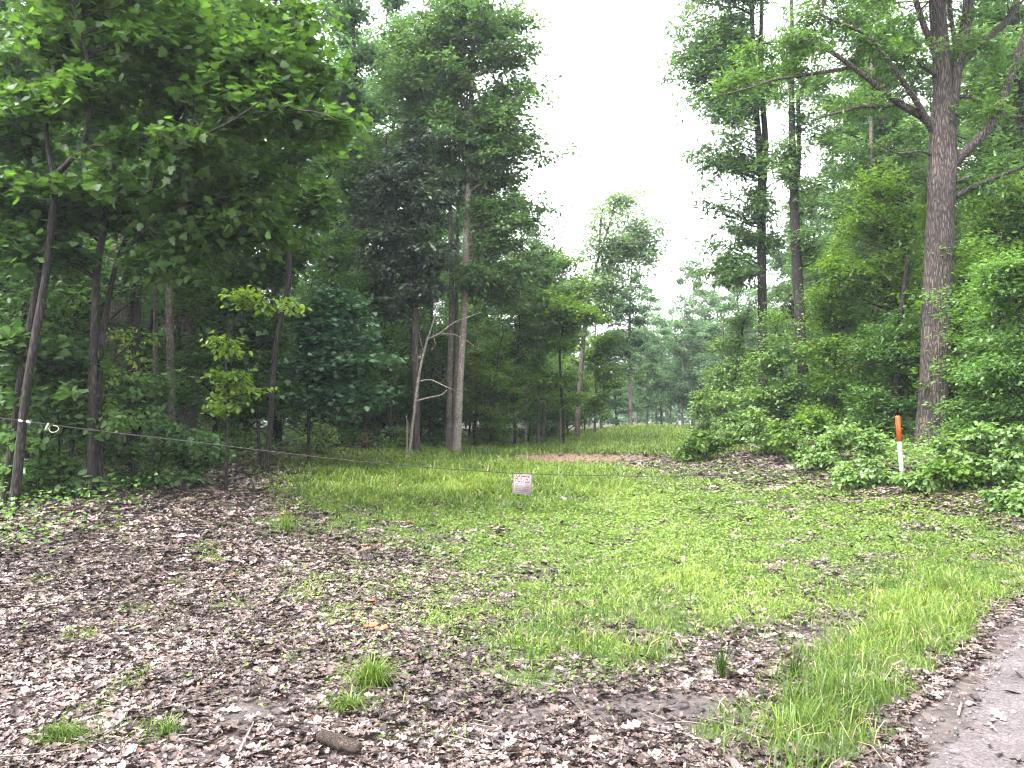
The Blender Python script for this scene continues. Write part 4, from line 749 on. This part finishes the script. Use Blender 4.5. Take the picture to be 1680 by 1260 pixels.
# stumps and fallen wood
def fallen(name, label, cat, path, bark, lift=.02, seed=0, sides=8, rough=.06, n=14):
    rng = np.random.default_rng(seed); P = []
    for a, b, w, dz in path:
        q = ground(a, b); P.append(q+np.array([0, 0, lift+dz]))
    P = np.array(P); Qf, rr = smooth_path(P, [path[k][2]/2*P[k][1]/F for k in range(len(path))], n, rng, .006); p0 = Qf.mean(0)
    V, Fl = tubes([(Qf-p0, rr, sides)], rough, rng)
    k = sides; capi = np.arange(k)[::-1][None]
    o = mk(name, V, Fl+[capi], bark, smooth=rough < .05); o.location = p0; return tag(o, label, cat)
fallen("rotten_log", "short chunk of dark rotten log lying in the leaf litter beside the mud", "log", [(524, 1225, 19, .0), (555, 1236, 24, .0), (588, 1248, 17, 0)], barkmat("rotten_wood", (.012, .009, .008), (.075, .055, .045), 30, 1, .6, .01), .055, 1, 12, .13)
fallen("fallen_stick", "thin pale stick lying on the dark mud left of the rotten log", "stick", [(385, 1254, 5, 0), (402, 1222, 4.5, .02), (416, 1192, 3, .01)], B_PALE, .012, 2)
fallen("fallen_branch", "dark fallen branch slanting up from the leaves at the left wood edge", "branch", [(180, 790, 6, 0), (205, 772, 6, .05), (235, 758, 5, .12), (268, 745, 4, .2)], B_PURP, .04, 3)
fallen("fallen_stick", "dark twig lying in the leaf litter below the sparse grass", "stick", [(372, 1027, 5, 0), (400, 1025, 5, .01), (425, 1024, 4, .02), (470, 1030, 2.5, .01)], B_DARK, .015, 4)
fallen("fallen_stick", "small pale stick at the gravel edge of the road", "stick", [(1572, 1178, 4.5, .005), (1575, 1168, 4.5, .01), (1578, 1160, 4, .01)], B_PALE, .012, 5)
fallen("fallen_stick", "thin grey stick lying through the roadside grass and mud", "stick", [(1140, 1183, 3, .005), (1180, 1198, 3.5, .02), (1225, 1215, 3, .02), (1262, 1228, 2, .01)], B_GREY, .02, 6)
fallen("fallen_branch", "grey broken branch lying in the tall grass left of the dead sapling", "branch", [(592, 722, 4, .1), (610, 733, 4, .08), (628, 748, 3, .02)], B_GREY, .05, 7)
p = ground(598, 730); rng = np.random.default_rng(9)
V, Fl = tubes([(np.array([[0, 0, -.1], [0, 0, .1], [.01, 0, .28], [.03, 0, .42]]), np.array([.17, .14, .12, .06]), 12)], .16, rng)
o = mk("tree_stump", V, Fl, barkmat("stump_wood", (.05, .03, .02), (.24, .15, .1), 14, .3, .8)); o.location = p; tag(o, "jagged reddish brown stump at the wood edge behind the grey broken branch", "stump")
# orange leaves and single tufts
for k, (u, v, lb) in enumerate([(596, 1036, "bright orange dead leaf, the left one of two touching"), (614, 1039, "bright orange dead leaf, the right one of two touching"), (1018, 1206, "curled tan dead leaf on the dark wet litter"), (594, 905, "reddish dead leaf lying far back between litter and grass")]):
    q = ground(u, v)+np.array([0, 0, .035]); rng = np.random.default_rng(k+3)
    V, Fa, kk = leaves_mesh(OAKL, OAKL_F, np.array([[0, 0, 0.]]), np.array([[1, .3*(-1)**k, .1]]), np.array([[.1, -.35, 1]]), np.array([.12]), 1.3, np.array([.3]))
    o = mk("dead_leaf", V, [Fa], plain("orange_leaf", [(.3, .05, .02), (.32, .06, .02), (.26, .17, .11), (.24, .06, .035)][k], .5)); o.location = q; tag(o, lb, "leaf")
def tuft(label, u, v, hpx, wpx, n, seed, mat=M_GRASS, lean=.5, tone=.55):
    rng = np.random.default_rng(seed+70); p = ground(u, v); s = p[1]/F; r = wpx*s/2; a = rng.random(n)*6.28; q = np.abs(rng.normal(0, .45, n))*r
    Vt, Ft, rt = blades(p[0]+np.cos(a)*q, p[1]+np.sin(a)*q, hpx*s*rng.uniform(.45, 1.15, n)*np.exp(-.8*q/r)*1.15, np.clip(rng.normal(lean+.25, .3, n), .03, 1.25), rng.uniform(.004, .008, n), np.clip(rng.normal(tone-.12, .22, n), 0, 1), rng)
    o = mk("grass_tuft", Vt-p, Ft, mat, rnd=rt); o.location = p; tag(o, label, "grass tuft")
tuft("bright green grass tuft standing alone above the rotten log", 612, 1128, 62, 70, 260, 1, tone=.62)
tuft("arching grey green grass clump below the bright lone tuft", 575, 1165, 40, 90, 150, 2, lean=.9, tone=.3)
tuft("upright dark sedge tuft at the left end of the muddy patch by the roadside grass", 1184, 1112, 56, 24, 70, 3, lean=.15, tone=.2)
tuft("upright dark sedge tuft leaning in the wet leaves, middle of the muddy patch", 1306, 1118, 62, 26, 60, 4, lean=.18, tone=.2)
tuft("bushy grass tuft in the leaves at the bottom left corner", 98, 1215, 40, 80, 170, 5, tone=.35)
tuft("grass tuft growing through the leaf litter left of the grass edge", 470, 872, 40, 60, 120, 6, tone=.5)
tuft("thin grass tuft beside the dark mud on the left", 275, 1208, 40, 70, 90, 7, tone=.4)
# ------------------------------------------------------------------ haze
hm = bpy.data.materials.new("haze_air"); hm.use_nodes = True; hn = hm.node_tree.nodes; hn.clear()
pv = hn.new("ShaderNodeVolumePrincipled"); pv.inputs['Color'].default_value = (.8, .9, 1, 1); pv.inputs['Density'].default_value = HAZE_DENSITY; pv.inputs['Anisotropy'].default_value = .2
ho = hn.new("ShaderNodeOutputMaterial"); hm.node_tree.links.new(pv.outputs[0], ho.inputs['Volume'])
v = np.array([(x, y, z) for x in (-420, 420) for y in (-420, 430) for z in (-3.5, 26)], float)
hz = mk("haze", v, [np.array([(0, 1, 3, 2), (4, 6, 7, 5), (0, 4, 5, 1), (2, 3, 7, 6), (0, 2, 6, 4), (1, 5, 7, 3)])], hm); tag(hz, kind="stuff")
